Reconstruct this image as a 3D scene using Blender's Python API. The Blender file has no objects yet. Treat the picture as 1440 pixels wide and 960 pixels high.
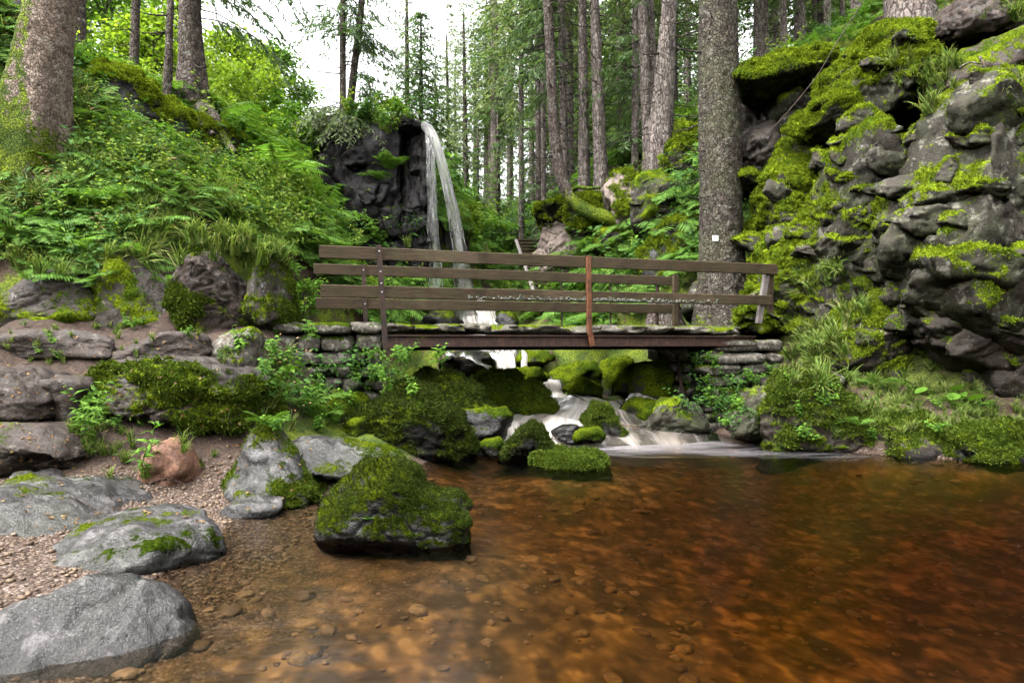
import bpy, math, random
import numpy as np

# ------------------------------------------------------------------ camera, sky, sun, exposure
S = bpy.context.scene
COL = S.collection
R = math.radians
PI = math.pi
CAM_Z = 1.5

cam_data = bpy.data.cameras.new("camera")
cam_data.lens = 24.0
cam_data.sensor_width = 36.0
cam_data.clip_start = 0.05
cam_data.clip_end = 2000.0
cam = bpy.data.objects.new("camera", cam_data)
COL.objects.link(cam)
cam.location = (0, 0, CAM_Z)
cam.rotation_euler = (R(90), 0, 0)
S.camera = cam

SUN_ELEV, SUN_AZ = R(60), R(-125)          # azimuth measured from +Y towards +X
W = bpy.data.worlds.new("World")
S.world = W
W.use_nodes = True
wt = W.node_tree
wt.nodes.clear()
sky = wt.nodes.new("ShaderNodeTexSky")
sky.sky_type = 'NISHITA'
sky.sun_disc = False
sky.sun_elevation = SUN_ELEV
sky.sun_rotation = SUN_AZ
sky.air_density = 1.0
sky.dust_density = 6.0
sky.ozone_density = 1.0
hsv = wt.nodes.new("ShaderNodeHueSaturation")
hsv.inputs['Saturation'].default_value = 0.10   # overcast: the cloud deck is nearly white
bg = wt.nodes.new("ShaderNodeBackground")
bg.inputs['Strength'].default_value = 0.15
wo = wt.nodes.new("ShaderNodeOutputWorld")
wt.links.new(sky.outputs[0], hsv.inputs['Color'])
wt.links.new(hsv.outputs[0], bg.inputs['Color'])
wt.links.new(bg.outputs[0], wo.inputs['Surface'])

sun_data = bpy.data.lights.new("sun", 'SUN')
sun_data.energy = 1.5
sun_data.angle = R(20)
sun_data.color = (1.0, 0.95, 0.87)
sun = bpy.data.objects.new("sun", sun_data)
COL.objects.link(sun)
sun.rotation_euler = (PI / 2 - SUN_ELEV, 0, PI - SUN_AZ)

S.view_settings.view_transform = 'Standard'
S.view_settings.look = 'None'
S.view_settings.exposure = 2.8
S.view_settings.gamma = 1.0
S.view_settings.use_curve_mapping = False
S.cycles.max_bounces = 8
S.cycles.diffuse_bounces = 4
S.cycles.glossy_bounces = 3
S.cycles.transmission_bounces = 4
S.cycles.transparent_max_bounces = 12
S.cycles.volume_bounces = 0
S.cycles.caustics_reflective = False
S.cycles.use_denoising = True

# ------------------------------------------------------------------ helpers
rng = np.random.default_rng(7)

def at(px, py, Y):
    """world point at depth Y that the photograph shows at pixel (px, py)"""
    return ((px - 720) / 960 * Y, Y, CAM_Z + (480 - py) / 960 * Y)

_perm = np.random.default_rng(3).permutation(256)
_perm = np.concatenate([_perm, _perm, _perm])
_g = np.random.default_rng(5).normal(size=(256, 3))
_g /= np.linalg.norm(_g, axis=1)[:, None]

def noise(p):
    p = np.asarray(p, dtype=np.float64)
    i = np.floor(p).astype(np.int64)
    f = p - i
    i &= 255
    u = f * f * f * (f * (f * 6 - 15) + 10)
    out = 0
    for dx in (0, 1):
        wx = u[:, 0] if dx else 1 - u[:, 0]
        a = _perm[(i[:, 0] + dx) & 255]
        for dy in (0, 1):
            wy = u[:, 1] if dy else 1 - u[:, 1]
            b = _perm[a + ((i[:, 1] + dy) & 255)]
            for dz in (0, 1):
                wz = u[:, 2] if dz else 1 - u[:, 2]
                h = _perm[b + ((i[:, 2] + dz) & 255)]
                g = _g[h]
                d = g[:, 0] * (f[:, 0] - dx) + g[:, 1] * (f[:, 1] - dy) + g[:, 2] * (f[:, 2] - dz)
                out = out + wx * wy * wz * d
    return out * 1.5

def fbm(p, octv=4, gain=0.5):
    a, s, out = 1.0, 1.0, 0
    for k in range(octv):
        out = out + a * noise(np.asarray(p) * s + 17.3 * k)
        a *= gain
        s *= 2.03
    return out

def sstep(a, b, x):
    t = np.clip((x - a) / (b - a), 0, 1)
    return t * t * (3 - 2 * t)

def vnormals(v, f):
    a, b, c = v[f[:, 0]], v[f[:, 1]], v[f[:, 2]]
    if f.shape[1] == 4:
        n = np.cross(c - a, v[f[:, 3]] - b)
    else:
        n = np.cross(b - a, c - a)
    out = np.zeros_like(v)
    for k in range(f.shape[1]):
        for j in range(3):
            out[:, j] += np.bincount(f[:, k], weights=n[:, j], minlength=len(v))
    return out / (np.linalg.norm(out, axis=1)[:, None] + 1e-12)

def mesh(name, v, f, mat=None, smooth=True, attrs=None, uv=None):
    v = np.asarray(v, dtype=np.float32)
    f = np.asarray(f, dtype=np.int32)
    me = bpy.data.meshes.new(name)
    k = f.shape[1]
    me.vertices.add(len(v))
    me.vertices.foreach_set("co", v.ravel())
    me.loops.add(f.size)
    me.loops.foreach_set("vertex_index", f.ravel())
    me.polygons.add(len(f))
    me.polygons.foreach_set("loop_start", np.arange(0, f.size, k, dtype=np.int32))
    me.polygons.foreach_set("loop_total", np.full(len(f), k, dtype=np.int32))
    me.polygons.foreach_set("use_smooth", np.full(len(f), smooth, dtype=bool))
    if uv is not None:
        l = me.uv_layers.new(name="uv")
        l.data.foreach_set("uv", np.asarray(uv, dtype=np.float32)[f.ravel()].ravel())
    for an, av in (attrs or {}).items():
        a = me.attributes.new(an, 'FLOAT', 'POINT')
        a.data.foreach_set("value", np.asarray(av, dtype=np.float32))
    me.update()
    me.validate()
    if mat:
        for m_ in (mat if isinstance(mat, (list, tuple)) else [mat]):
            me.materials.append(m_)
    return me

def link(name, data, parent=None, loc=(0, 0, 0), rot=(0, 0, 0), scale=None):
    o = bpy.data.objects.new(name, data)
    COL.objects.link(o)
    o.location = loc
    o.rotation_euler = rot
    if scale is not None:
        o.scale = (scale,) * 3 if np.isscalar(scale) else scale
    if parent:
        o.parent = parent
    return o

def tag(o, label=None, cat=None, group=None, kind=None):
    for k, v_ in (("label", label), ("category", cat), ("group", group), ("kind", kind)):
        if v_:
            o[k] = v_
    return o

def empty(name, loc=(0, 0, 0), rz=0):
    o = bpy.data.objects.new(name, None)
    COL.objects.link(o)
    o.location = loc
    o.rotation_euler = (0, 0, rz)
    return o

def unit(v):
    return v / (np.linalg.norm(v, axis=-1, keepdims=True) + 1e-9)

class MB:
    """collects triangles / quads (quads are split) into one mesh"""
    def __init__(s):
        s.v, s.f, s.n = [], [], 0
        s.uv = []
    def add(s, v, f, uv=None):
        v = np.asarray(v, float)
        f = np.asarray(f, int)
        if f.shape[1] == 4:
            f = np.concatenate([f[:, [0, 1, 2]], f[:, [0, 2, 3]]])
        s.v.append(v)
        s.f.append(f + s.n)
        s.uv.append(np.zeros((len(v), 2)) if uv is None else np.asarray(uv, float))
        s.n += len(v)
        return s
    def arrays(s):
        return np.concatenate(s.v), np.concatenate(s.f), np.concatenate(s.uv)
    def mesh(s, name, mat, smooth=True):
        v, f, uv = s.arrays()
        return mesh(name, v, f, mat, smooth, uv=uv)

_ico = {}
def ico(sub):
    if sub not in _ico:
        t = (1 + 5 ** .5) / 2
        v = [(-1, t, 0), (1, t, 0), (-1, -t, 0), (1, -t, 0), (0, -1, t), (0, 1, t), (0, -1, -t), (0, 1, -t),
             (t, 0, -1), (t, 0, 1), (-t, 0, -1), (-t, 0, 1)]
        f = [(0, 11, 5), (0, 5, 1), (0, 1, 7), (0, 7, 10), (0, 10, 11), (1, 5, 9), (5, 11, 4), (11, 10, 2), (10, 7, 6),
             (7, 1, 8), (3, 9, 4), (3, 4, 2), (3, 2, 6), (3, 6, 8), (3, 8, 9), (4, 9, 5), (2, 4, 11), (6, 2, 10), (8, 6, 7), (9, 8, 1)]
        v = np.array(v, float)
        f = np.array(f)
        for _ in range(sub - 1):
            e = np.sort(np.concatenate([f[:, [0, 1]], f[:, [1, 2]], f[:, [2, 0]]]), axis=1)
            u, inv = np.unique(e, axis=0, return_inverse=True)
            inv = inv.reshape(-1)
            m = (v[u[:, 0]] + v[u[:, 1]]) / 2
            n = len(f)
            a, b, c = inv[:n] + len(v), inv[n:2 * n] + len(v), inv[2 * n:] + len(v)
            v = np.concatenate([v, m])
            f = np.concatenate([np.stack([f[:, 0], a, c], 1), np.stack([f[:, 1], b, a], 1),
                                np.stack([f[:, 2], c, b], 1), np.stack([a, b, c], 1)])
        v /= np.linalg.norm(v, axis=1)[:, None]
        _ico[sub] = (v, f)
    return _ico[sub]

def frames(pts):
    """tangent and two side vectors along a polyline"""
    p = np.asarray(pts, float)
    t = np.gradient(p, axis=0)
    t /= np.linalg.norm(t, axis=1)[:, None] + 1e-9
    ref = np.where(np.abs(t[:, 2:3]) > .9, np.array([[1., 0, 0]]), np.array([[0, 0, 1.]]))
    a = np.cross(ref, t)
    # keep the side vector continuous
    for i in range(1, len(a)):
        a[i] = a[i - 1] - t[i] * np.dot(a[i - 1], t[i])
    a /= np.linalg.norm(a, axis=1)[:, None] + 1e-9
    return t, a, np.cross(t, a)

def tube(pts, rad, seg=8):
    p = np.asarray(pts, float)
    n = len(p)
    rad = np.broadcast_to(np.asarray(rad, float), (n,))
    _, a, b = frames(p)
    th = np.linspace(0, 2 * PI, seg, endpoint=False)
    v = p[:, None, :] + rad[:, None, None] * (a[:, None, :] * np.cos(th)[None, :, None] + b[:, None, :] * np.sin(th)[None, :, None])
    i = np.arange(n - 1)[:, None] * seg
    j = np.arange(seg)[None, :]
    k = (j + 1) % seg
    f = np.stack([i + j, i + k, i + seg + k, i + seg + j], -1).reshape(-1, 4)
    uv = np.stack(np.broadcast_arrays(th[None, :] / (2 * PI), np.linspace(0, 1, n)[:, None]), -1).reshape(-1, 2)
    return v.reshape(-1, 3), f, uv

def resample(pts, n):
    p = np.asarray(pts, float)
    m = len(p)
    t = np.linspace(0, m - 1, n)
    i = np.clip(np.floor(t).astype(int), 0, m - 2)
    f = (t - i)[:, None]
    p0, p1, p2, p3 = p[np.clip(i - 1, 0, m - 1)], p[i], p[i + 1], p[np.clip(i + 2, 0, m - 1)]
    return .5 * ((2 * p1) + (-p0 + p2) * f + (2 * p0 - 5 * p1 + 4 * p2 - p3) * f ** 2 + (-p0 + 3 * p1 - 3 * p2 + p3) * f ** 3)

def box(c, sx, sy, sz, ax=(1, 0, 0), ay=(0, 1, 0), az=(0, 0, 1), nx=1, bev=0.0):
    """box with half sizes, optional segments along x and small chamfer"""
    c, ax, ay, az = (np.asarray(q, float) for q in (c, ax, ay, az))
    b = min(bev, sy * .45, sz * .45)
    prof = [(-sy + b, -sz), (sy - b, -sz), (sy, -sz + b), (sy, sz - b), (sy - b, sz), (-sy + b, sz), (-sy, sz - b), (-sy, -sz + b)] if b > 0 else \
           [(-sy, -sz), (sy, -sz), (sy, sz), (-sy, sz)]
    m = len(prof)
    xs = np.linspace(-sx, sx, nx + 1)
    v = np.array([c + x * ax + y * ay + z * az for x in xs for (y, z) in prof])
    f = []
    for i in range(nx):
        for j in range(m):
            k = (j + 1) % m
            f += [(i * m + j, (i + 1) * m + j, (i + 1) * m + k), (i * m + j, (i + 1) * m + k, i * m + k)]
    for j in range(1, m - 1):
        f.append((0, j, j + 1)); f.append((nx * m, nx * m + j + 1, nx * m + j))
    return v, np.array(f)

# ------------------------------------------------------------------ material helpers
class NT:
    def __init__(s, name):
        s.m = bpy.data.materials.new(name)
        s.m.use_nodes = True
        s.t = s.m.node_tree
        s.t.nodes.clear()
        s.out = s.n("ShaderNodeOutputMaterial")
        s.tc = s.n("ShaderNodeTexCoord")
    def n(s, typ, **kw):
        nd = s.t.nodes.new(typ)
        for k, v in kw.items():
            setattr(nd, k, v)
        return nd
    def set(s, sock, v):
        if isinstance(v, bpy.types.NodeSocket):
            s.t.links.new(v, sock)
        elif v is not None:
            if sock.type == 'RGBA' and len(v) == 3:
                v = (*v, 1)
            sock.default_value = v
    def mapping(s, vec, scale=(1, 1, 1), rot=(0, 0, 0)):
        nd = s.n("ShaderNodeMapping")
        s.set(nd.inputs['Vector'], vec)
        nd.inputs['Scale'].default_value = scale
        nd.inputs['Rotation'].default_value = rot
        return nd.outputs[0]
    def noise(s, vec, scale, detail=4, rough=.55, dist=0, out=0):
        nd = s.n("ShaderNodeTexNoise")
        s.set(nd.inputs['Vector'], vec)
        nd.inputs['Scale'].default_value = scale
        nd.inputs['Detail'].default_value = detail
        nd.inputs['Roughness'].default_value = rough
        nd.inputs['Distortion'].default_value = dist
        return nd.outputs[out]
    def voro(s, vec, scale, feature='F1', out=0, rnd=1.0):
        nd = s.n("ShaderNodeTexVoronoi", feature=feature)
        s.set(nd.inputs['Vector'], vec)
        nd.inputs['Scale'].default_value = scale
        nd.inputs['Randomness'].default_value = rnd
        return nd.outputs[out]
    def ramp(s, fac, stops, interp='LINEAR'):
        nd = s.n("ShaderNodeValToRGB")
        s.set(nd.inputs[0], fac)
        cr = nd.color_ramp
        cr.interpolation = interp
        while len(cr.elements) < len(stops):
            cr.elements.new(.5)
        for e, (p, c) in zip(cr.elements, stops):
            e.position = p
            e.color = (c, c, c, 1) if np.isscalar(c) else (*c, 1)
        return nd.outputs[0]
    def mix(s, fac, a, b, blend='MIX'):
        nd = s.n("ShaderNodeMix", data_type='RGBA', blend_type=blend)
        s.set(nd.inputs[0], fac)
        s.set(nd.inputs[6], a)
        s.set(nd.inputs[7], b)
        return nd.outputs[2]
    def math(s, op, a, b=None, clamp=False):
        nd = s.n("ShaderNodeMath", operation=op, use_clamp=clamp)
        s.set(nd.inputs[0], a)
        if b is not None:
            s.set(nd.inputs[1], b)
        return nd.outputs[0]
    def attr(s, name):
        return s.n("ShaderNodeAttribute", attribute_name=name).outputs['Fac']
    def bump(s, h, strength=.5, dist=.02, normal=None):
        nd = s.n("ShaderNodeBump")
        s.set(nd.inputs['Height'], h)
        nd.inputs['Strength'].default_value = strength
        nd.inputs['Distance'].default_value = dist
        if normal is not None:
            s.set(nd.inputs['Normal'], normal)
        return nd.outputs[0]
    def principled(s, color, rough=.8, normal=None, spec=.5, **kw):
        nd = s.n("ShaderNodeBsdfPrincipled")
        s.set(nd.inputs['Base Color'], color)
        s.set(nd.inputs['Roughness'], rough)
        s.set(nd.inputs['Specular IOR Level'], spec)
        if normal is not None:
            s.set(nd.inputs['Normal'], normal)
        for k, v in kw.items():
            s.set(nd.inputs[k.replace('_', ' ')], v)
        return nd.outputs[0]
    def done(s, shader, vol=None):
        s.t.links.new(shader, s.out.inputs['Surface'])
        if vol is not None:
            s.t.links.new(vol, s.out.inputs['Volume'])
        return s.m

def worley(p, salt=0, cheb=False):
    """nearest cell of a jittered lattice: F1, F2, offset from its centre, three random numbers of the cell"""
    p = np.asarray(p, float)
    i0 = np.floor(p).astype(np.int64)
    f1 = np.full(len(p), 9e9); f2 = np.full(len(p), 9e9)
    off = np.zeros_like(p); rid = np.zeros(len(p), np.int64)
    for dx in (-1, 0, 1):
        for dy in (-1, 0, 1):
            for dz in (-1, 0, 1):
                c = i0 + (dx, dy, dz)
                h = _perm[(_perm[(_perm[(c[:, 0] + salt) & 255] + c[:, 1]) & 255] + c[:, 2]) & 255]
                o = p - (c + .5 + .8 * (_rnd3[h] - .5))
                d = np.abs(o).max(1) ** 2 if cheb else (o * o).sum(1)
                nw = d < f1
                f2 = np.where(nw, f1, np.minimum(f2, d))
                f1 = np.where(nw, d, f1)
                off[nw] = o[nw]
                rid[nw] = h[nw]
    return np.sqrt(f1), np.sqrt(f2), off, _rnd3[(rid * 7 + 13) & 255]
_rnd3 = np.random.default_rng(8).random((256, 3))

def moss_color(t, p, bright=1.0):
    n1 = t.noise(p, 2.3, 3)
    n2 = t.noise(p, 38, 3, .7)
    c = t.ramp(n2, [(.3, (.020, .034, .004)), (.5, (.115, .160, .008)), (.72, (.30, .37, .020))])
    c2 = t.ramp(n2, [(.3, (.012, .024, .004)), (.55, (.055, .090, .008)), (.75, (.145, .20, .016))])
    f = t.ramp(n1, [(.42, 0), (.58, 1)])
    c = t.mix(f, c, c2)
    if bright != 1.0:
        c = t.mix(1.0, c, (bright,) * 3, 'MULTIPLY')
    return c

def mat_rock(name, dark, mid, pale, rough=.75, lichen=.62, bright=1.0, fine=30, spec=.4, wet=0.0, scale=1.0, stain=0, flecks=0):
    t = NT(name)
    p = t.tc.outputs['Object']
    n1 = t.noise(p, 1.6 * scale, 5, .6)
    n2 = t.noise(p, 9 * scale, 6, .65)
    n3 = t.noise(p, fine * scale, 4, .7)
    c = t.ramp(n2, [(.32, dark), (.52, mid), (.7, tuple(min(1, q * 1.35) for q in mid))])
    c = t.mix(t.ramp(n1, [(.38, .0), (.62, .75)]), c, t.ramp(n3, [(.35, dark), (.65, mid)]))
    c = t.mix(t.ramp(n3, [(.3, .55), (.6, 0)]), c, dark)
    l1 = t.noise(p, 5.5 * scale, 6, .75, .3)
    c = t.mix(t.ramp(l1, [(lichen - .03, 0), (lichen + .05, .85)]), c, t.mix(n3, pale, tuple(q * .55 for q in pale)))
    if stain:
        sn = t.noise(p, .9, 5, .65, .4)
        c = t.mix(t.ramp(sn, [(.44, 0), (.6, stain)]), c, t.mix(n3, (.008, .010, .004), (.045, .050, .018)))
    if flecks:
        c = t.mix(t.ramp(t.noise(p, 95, 3, .8), [(.56, 0), (.66, flecks)]), c, pale)
        c = t.mix(t.ramp(t.noise(p, 70, 3, .8), [(.34, flecks), (.44, 0)]), c, dark)
    a = t.attr("moss")
    mn = t.noise(p, 14, 5, .7)
    f = t.math('ADD', a, t.math('MULTIPLY', t.math('SUBTRACT', mn, .5), 1.3))
    f = t.ramp(f, [(.40, 0), (.56, 1)])
    mc = moss_color(t, p, bright)
    c = t.mix(f, c, mc)
    gz = t.n("ShaderNodeSeparateXYZ"); t.set(gz.inputs[0], t.n("ShaderNodeNewGeometry").outputs['Position'])
    wf_ = t.ramp(t.math('ADD', gz.outputs[2], t.math('MULTIPLY', t.math('SUBTRACT', n2, .5), .16)), [(.045, .85), (.11, 0)])   # wet tide line just above the pool
    c = t.mix(wf_, c, t.mix(1.0, c, (.28, .26, .24), 'MULTIPLY'))
    rr = t.mix(f, t.ramp(n2, [(.35, (rough - .2,) * 3), (.65, (min(1, rough + .12),) * 3)]), (.95, .95, .95))
    h = t.math('ADD', t.math('MULTIPLY', n2, 1.0), t.math('MULTIPLY', n3, .45))
    mh = t.noise(p, 60, 3, .8)
    h = t.mix(f, h, t.math('ADD', t.math('MULTIPLY', mn, .8), t.math('MULTIPLY', mh, .9)))
    nb = t.bump(h, .9, .035)
    sp = t.math('MULTIPLY', t.math('SUBTRACT', 1.0, f), spec)
    return t.done(t.principled(c, rr, nb, sp))

M = {}
M['cliff'] = mat_rock("grey_cliff_rock", (.008, .007, .005), (.050, .042, .032), (.27, .26, .21), .8, .57, spec=.25, stain=.8)
M['pinkrock'] = mat_rock("pale_pink_rock", (.10, .075, .06), (.30, .235, .20), (.46, .40, .35), .85, .6)
M['stream'] = mat_rock("dark_stream_rock", (.005, .005, .004), (.020, .018, .015), (.17, .16, .145), .45, .69, bright=.62, spec=.4)
M['granite'] = mat_rock("wet_granite", (.006, .005, .005), (.035, .031, .029), (.185, .172, .168), .38, .54, bright=.45, fine=60, spec=.6, flecks=.75, stain=.45)
M['brown'] = mat_rock("brown_rock", (.013, .009, .006), (.052, .035, .026), (.20, .165, .14), .7, .63, bright=.8)
M['red'] = mat_rock("reddish_rock", (.07, .035, .022), (.23, .115, .07), (.30, .25, .21), .7, .64, bright=.9)
M['black'] = mat_rock("wet_black_cliff", (.002, .002, .002), (.009, .007, .006), (.055, .042, .036), .5, .66, bright=.6, spec=.22)
M['masonry'] = mat_rock("lichen_masonry", (.030, .026, .020), (.13, .112, .088), (.36, .34, .28), .85, .56, bright=.8, scale=2.2)
M['deep'] = mat_rock("deep_shade_moss_rock", (.005, .005, .004), (.020, .018, .015), (.17, .16, .145), .45, .69, bright=.33, spec=.4)  # same rock as the stream boulders, its moss a darker olive-black
M['slabrock'] = mat_rock("boulder_under_moss", (.012, .009, .006), (.045, .033, .024), (.30, .28, .28), .65, .62, bright=.85)
# ------------------------------------------------------------------ ground
CP = [  # x, y, z  control points of the valley
 (-2,-4,-.25),(0,-6,-.45),(3,-6,-.5),(6,-5,-.4),(9,-5,.5),(-4,-3,.5),(-7,-2,1.2),(-9,2,1.6),
 (-1.7,1,-.16),(0,1,-.3),(3,1,-.5),(6,1,-.5),(-1.1,3.2,-.17),(.8,3.2,-.36),(3,3.5,-.55),(6,4,-.5),(-.9,5.2,-.11),(-.2,4.9,-.15),(-1.5,5.2,-.09),(1,5.5,-.4),(3.5,6,-.55),(6,6.5,-.4),
 (-.4,7.2,-.2),(2,7.5,-.4),(.6,8.0,-.14),(1.1,8.0,-.14),(4.5,7.6,-.4),(1,9.3,-.14),(3,9.4,-.35),(2,10.6,-.2),
 (-2.2,3.1,-.02),(-3,3.2,.06),(-4.5,3,.25),(-7,3.5,.7),(-1.9,4.4,-.06),(-2.8,4.5,.09),(-4.5,4.5,.2),(-2.3,5.4,-.01),(-3.0,5.7,.10),(-4.6,5.6,.22),(-6.5,5.5,.6),
 (-1.95,6.5,.0),(-2.9,6.5,.14),(-3.8,6.5,.34),(-5.1,6.4,.45),(-2.6,7.3,.5),(-3.7,7.2,.72),(-5.1,7.0,.95),(-7,7,1.3),
 (-3.2,8.1,1.35),(-4.5,7.8,1.5),(-6,7.6,1.58),(-8,7.4,1.7),(-2.95,9.2,1.62),(-3.5,9.9,1.7),(-3.4,11.2,1.66),(-4,8.7,1.62),(-5,8.55,1.62),(-6.5,8.45,1.66),(-5,9.05,2.45),(-6.5,9.0,2.7),(-8,8.6,1.75),
 (-1.6,9.2,.55),(-.8,9.3,.0),(-1.7,8.3,.35),(-.9,8.5,-.1),(-1.5,11,.8),(-.5,11,.15),(-2,10.2,.8),(-1.2,13,.9),(-1.9,12.4,1.4),
 (-4.3,9.75,2.75),(-5.5,9.5,3.0),(-7,9.35,3.35),(-9,9.2,4.2),(-2.75,8.25,.75),(-2.2,8.8,.55),(-6.9,10,4.35),(-5.2,10,3.35),(-5,11,3.65),(-3.65,11.8,2.1),(-3.9,13,2.5),(-4.6,14,4.0),(-3.6,16,2.6),(-5,17,4.6),
 (-6,14,5.2),(-7.4,15.8,6.65),(-8.3,13,6.7),(-10,11,7.4),(-9,9.7,6.0),(-14,12,10.5),(-9.5,16,7.2),(-13,20,9),(-5.8,12,4.45),
 (-7,20,7.0),(-10,25,8.2),(-6,22,7.7),(-4,23,7.8),(-2.9,22.3,7.5),(-5,18.6,2.9),(-4,18.8,2.5),(-3,19,2.3),(-5,21.5,7.6),(-3.3,21.5,7.6),(-6.3,18.5,5.2),
 (1.3,11,-.15),(1.3,12,.15),(.9,13,.35),(.5,14.5,.75),(-.2,15.6,1.0),(-.6,17,1.35),(-.9,19,1.85),(-1.1,21,2.3),(-.5,25,3.3),(0,32,5),(0,45,8.5),
 (2.3,12.3,.5),(3.0,12.6,1.1),(3.4,13.2,1.66),(2.2,14.5,1.1),(3,15.5,2.1),(4.3,14,2.05),(4.5,12,1.7),(4.6,11.2,1.35),(3.6,11.6,.3),
 (1.7,17,1.8),(3,18,3.4),(1.4,20,2.7),(2.5,21,4.4),(4,18.5,5.2),(4.4,20,6.6),(2.7,23,6.3),(1.5,22.3,3.2),(1.5,26,5.0),(4.6,16,3.6),
 (6,17,7.3),(8,14,7.6),(6.6,14.6,7.2),(9,11.5,6.6),(11,9,6.2),(8.3,11.6,6.0),(5.3,13.5,3.4),(13,4,6),
 (5.2,11.5,1.2),(5.5,10.2,.85),(6.5,9.9,.85),(8,9.6,.95),(4.4,10.3,.4),(5,9.6,.42),(6.3,9.1,.3),(3.9,9.8,-.12),(5,8.8,-.15),(6.6,8.3,-.12),(8,7.8,0),(9,8.8,.9),(8.6,5,.3),(9.2,2,.3),(11,3,2.5),
 (10,20,8.8),(6,26,8.5),(3,31,8.3),(-3,31,8.4),(0,60,13),(20,30,12),(-20,30,12),(30,55,17),(-30,55,17),(20,10,11),(-20,8,12),(16,-6,6),(-14,-6,6),(12,45,12),(-12,45,12)]
_cp = np.array(CP, float)

def _U(r2):
    return np.where(r2 > 0, r2 * np.log(r2 + 1e-12), 0)

_n = len(_cp)
_A = np.zeros((_n + 3, _n + 3))
_d2 = ((_cp[:, None, :2] - _cp[None, :, :2]) ** 2).sum(-1)
_A[:_n, :_n] = _U(_d2) + np.eye(_n) * .05
_A[:_n, _n] = 1
_A[:_n, _n + 1:] = _cp[:, :2]
_A[_n:, :_n] = _A[:_n, _n:].T
_w = np.linalg.solve(_A, np.concatenate([_cp[:, 2], np.zeros(3)]))

# course of the stream: x, y, z of the water, half width
STREAM = np.array([(-1.15,21,2.50,.45),(-.95,19,2.18,.5),(-.75,17.5,1.82,.55),(-.55,16.2,1.50,.55),(-.35,15.2,1.28,.5),(-.22,14.5,1.22,.30),(-.15,14.15,1.15,.22),(-.05,13.9,.82,.24),
 (.25,13.6,.77,.42),(.55,13.35,.74,.36),(.68,13.1,.70,.32),(.76,12.95,.46,.34),(1.0,12.6,.45,.6),(1.25,12.1,.42,.9),(1.3,11.7,.37,1.2),(1.15,11.2,.29,1.5),(1.05,10.7,.19,1.95),(1.15,10.2,.07,2.1),(1.25,9.75,-.03,1.9),(1.25,9.4,-.12,1.7)])

def tps(x, y):
    out = np.zeros(len(x))
    for i in range(0, len(x), 20000):
        xs, ys = x[i:i + 20000], y[i:i + 20000]
        r2 = (xs[:, None] - _cp[None, :, 0]) ** 2 + (ys[:, None] - _cp[None, :, 1]) ** 2
        out[i:i + 20000] = _U(r2) @ _w[:_n] + _w[_n] + _w[_n + 1] * xs + _w[_n + 2] * ys
    return out

_sd = resample(STREAM, 160)
def ground_z(x, y, detail=True):
    x = np.asarray(x, float).ravel()
    y = np.asarray(y, float).ravel()
    xc, yc = np.clip(x, -30, 30), np.clip(y, -6, 60)
    z = tps(xc, yc)
    out = np.hypot(x - xc, y - yc)
    far = 9 + 7 * sstep(-20, 60, y)
    z = z + (far - z) * sstep(0, 25, out)
    if detail:
        amp = .09 * sstep(.0, .6, z) + .03 + .25 * sstep(16, 30, y)
        q = np.stack([x, y, np.zeros_like(x)], 1)
        z = z + amp * fbm(q * 1.1, 4)
        bank = sstep(1.2, 3, z)
        z = z + bank * .10 * noise(q * 2.7 + 9)
    d = np.full(len(x), 9e9)
    zs = np.zeros(len(x))
    m = (np.abs(x) < 5) & (y > 9) & (y < 22)
    if m.any():
        dd = np.hypot(x[m][:, None] - _sd[None, :, 0], y[m][:, None] - _sd[None, :, 1]) / _sd[None, :, 3]
        k = dd.argmin(1)
        d[m] = dd[np.arange(len(k)), k]
        zs[m] = _sd[k, 2]
    cut = np.minimum(z, zs - .14 + .30 * np.clip(d - .55, 0, 3))
    z = np.where(d < 3, cut, z)
    return z

gx = np.concatenate([-np.geomspace(140, 13, 22)[:-1], np.arange(-13, 12.01, .11), np.geomspace(12, 140, 22)[1:]])
gy = np.concatenate([np.array([-120, -70, -40, -24, -15, -10, -7, -5, -3.5, -2]), np.arange(-1, 2, .25), np.arange(2, 24, .11), np.arange(24, 46, .6), np.geomspace(46, 160, 18)])
GX, GY = np.meshgrid(gx, gy)
GZ = ground_z(GX, GY)
gv = np.stack([GX.ravel(), GY.ravel(), GZ], 1)
nx_, ny_ = len(gx), len(gy)
ii = (np.arange(ny_ - 1)[:, None] * nx_ + np.arange(nx_ - 1)[None, :]).ravel()
gf = np.stack([ii, ii + 1, ii + nx_ + 1, ii + nx_], 1)
gn = vnormals(gv, gf)
gxx, gyy, gzz = gv.T
gravel = np.maximum(sstep(.16, .02, gzz) * (gyy < 12.5), sstep(.42, .2, gzz) * (gxx < -1.4) * (gyy < 7.2) * (gyy > -8))
soil = sstep(-2.4, -2.8, gxx) * sstep(6.0, 6.6, gyy) * sstep(2.15, 1.85, gzz) * sstep(11.6, 11.0, gyy) + (gxx > 3) * (gyy > 9) * (gyy < 11) * .25
soil = np.clip(soil * (1 - .8 * sstep(1.72, 1.95, gzz)), 0, 1)
qn = fbm(gv * .9, 3)
gm = np.clip(.62 + .5 * qn + .25 * (gn[:, 2] - .6), 0, 1) * (1 - gravel) * (1 - .9 * soil)

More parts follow.
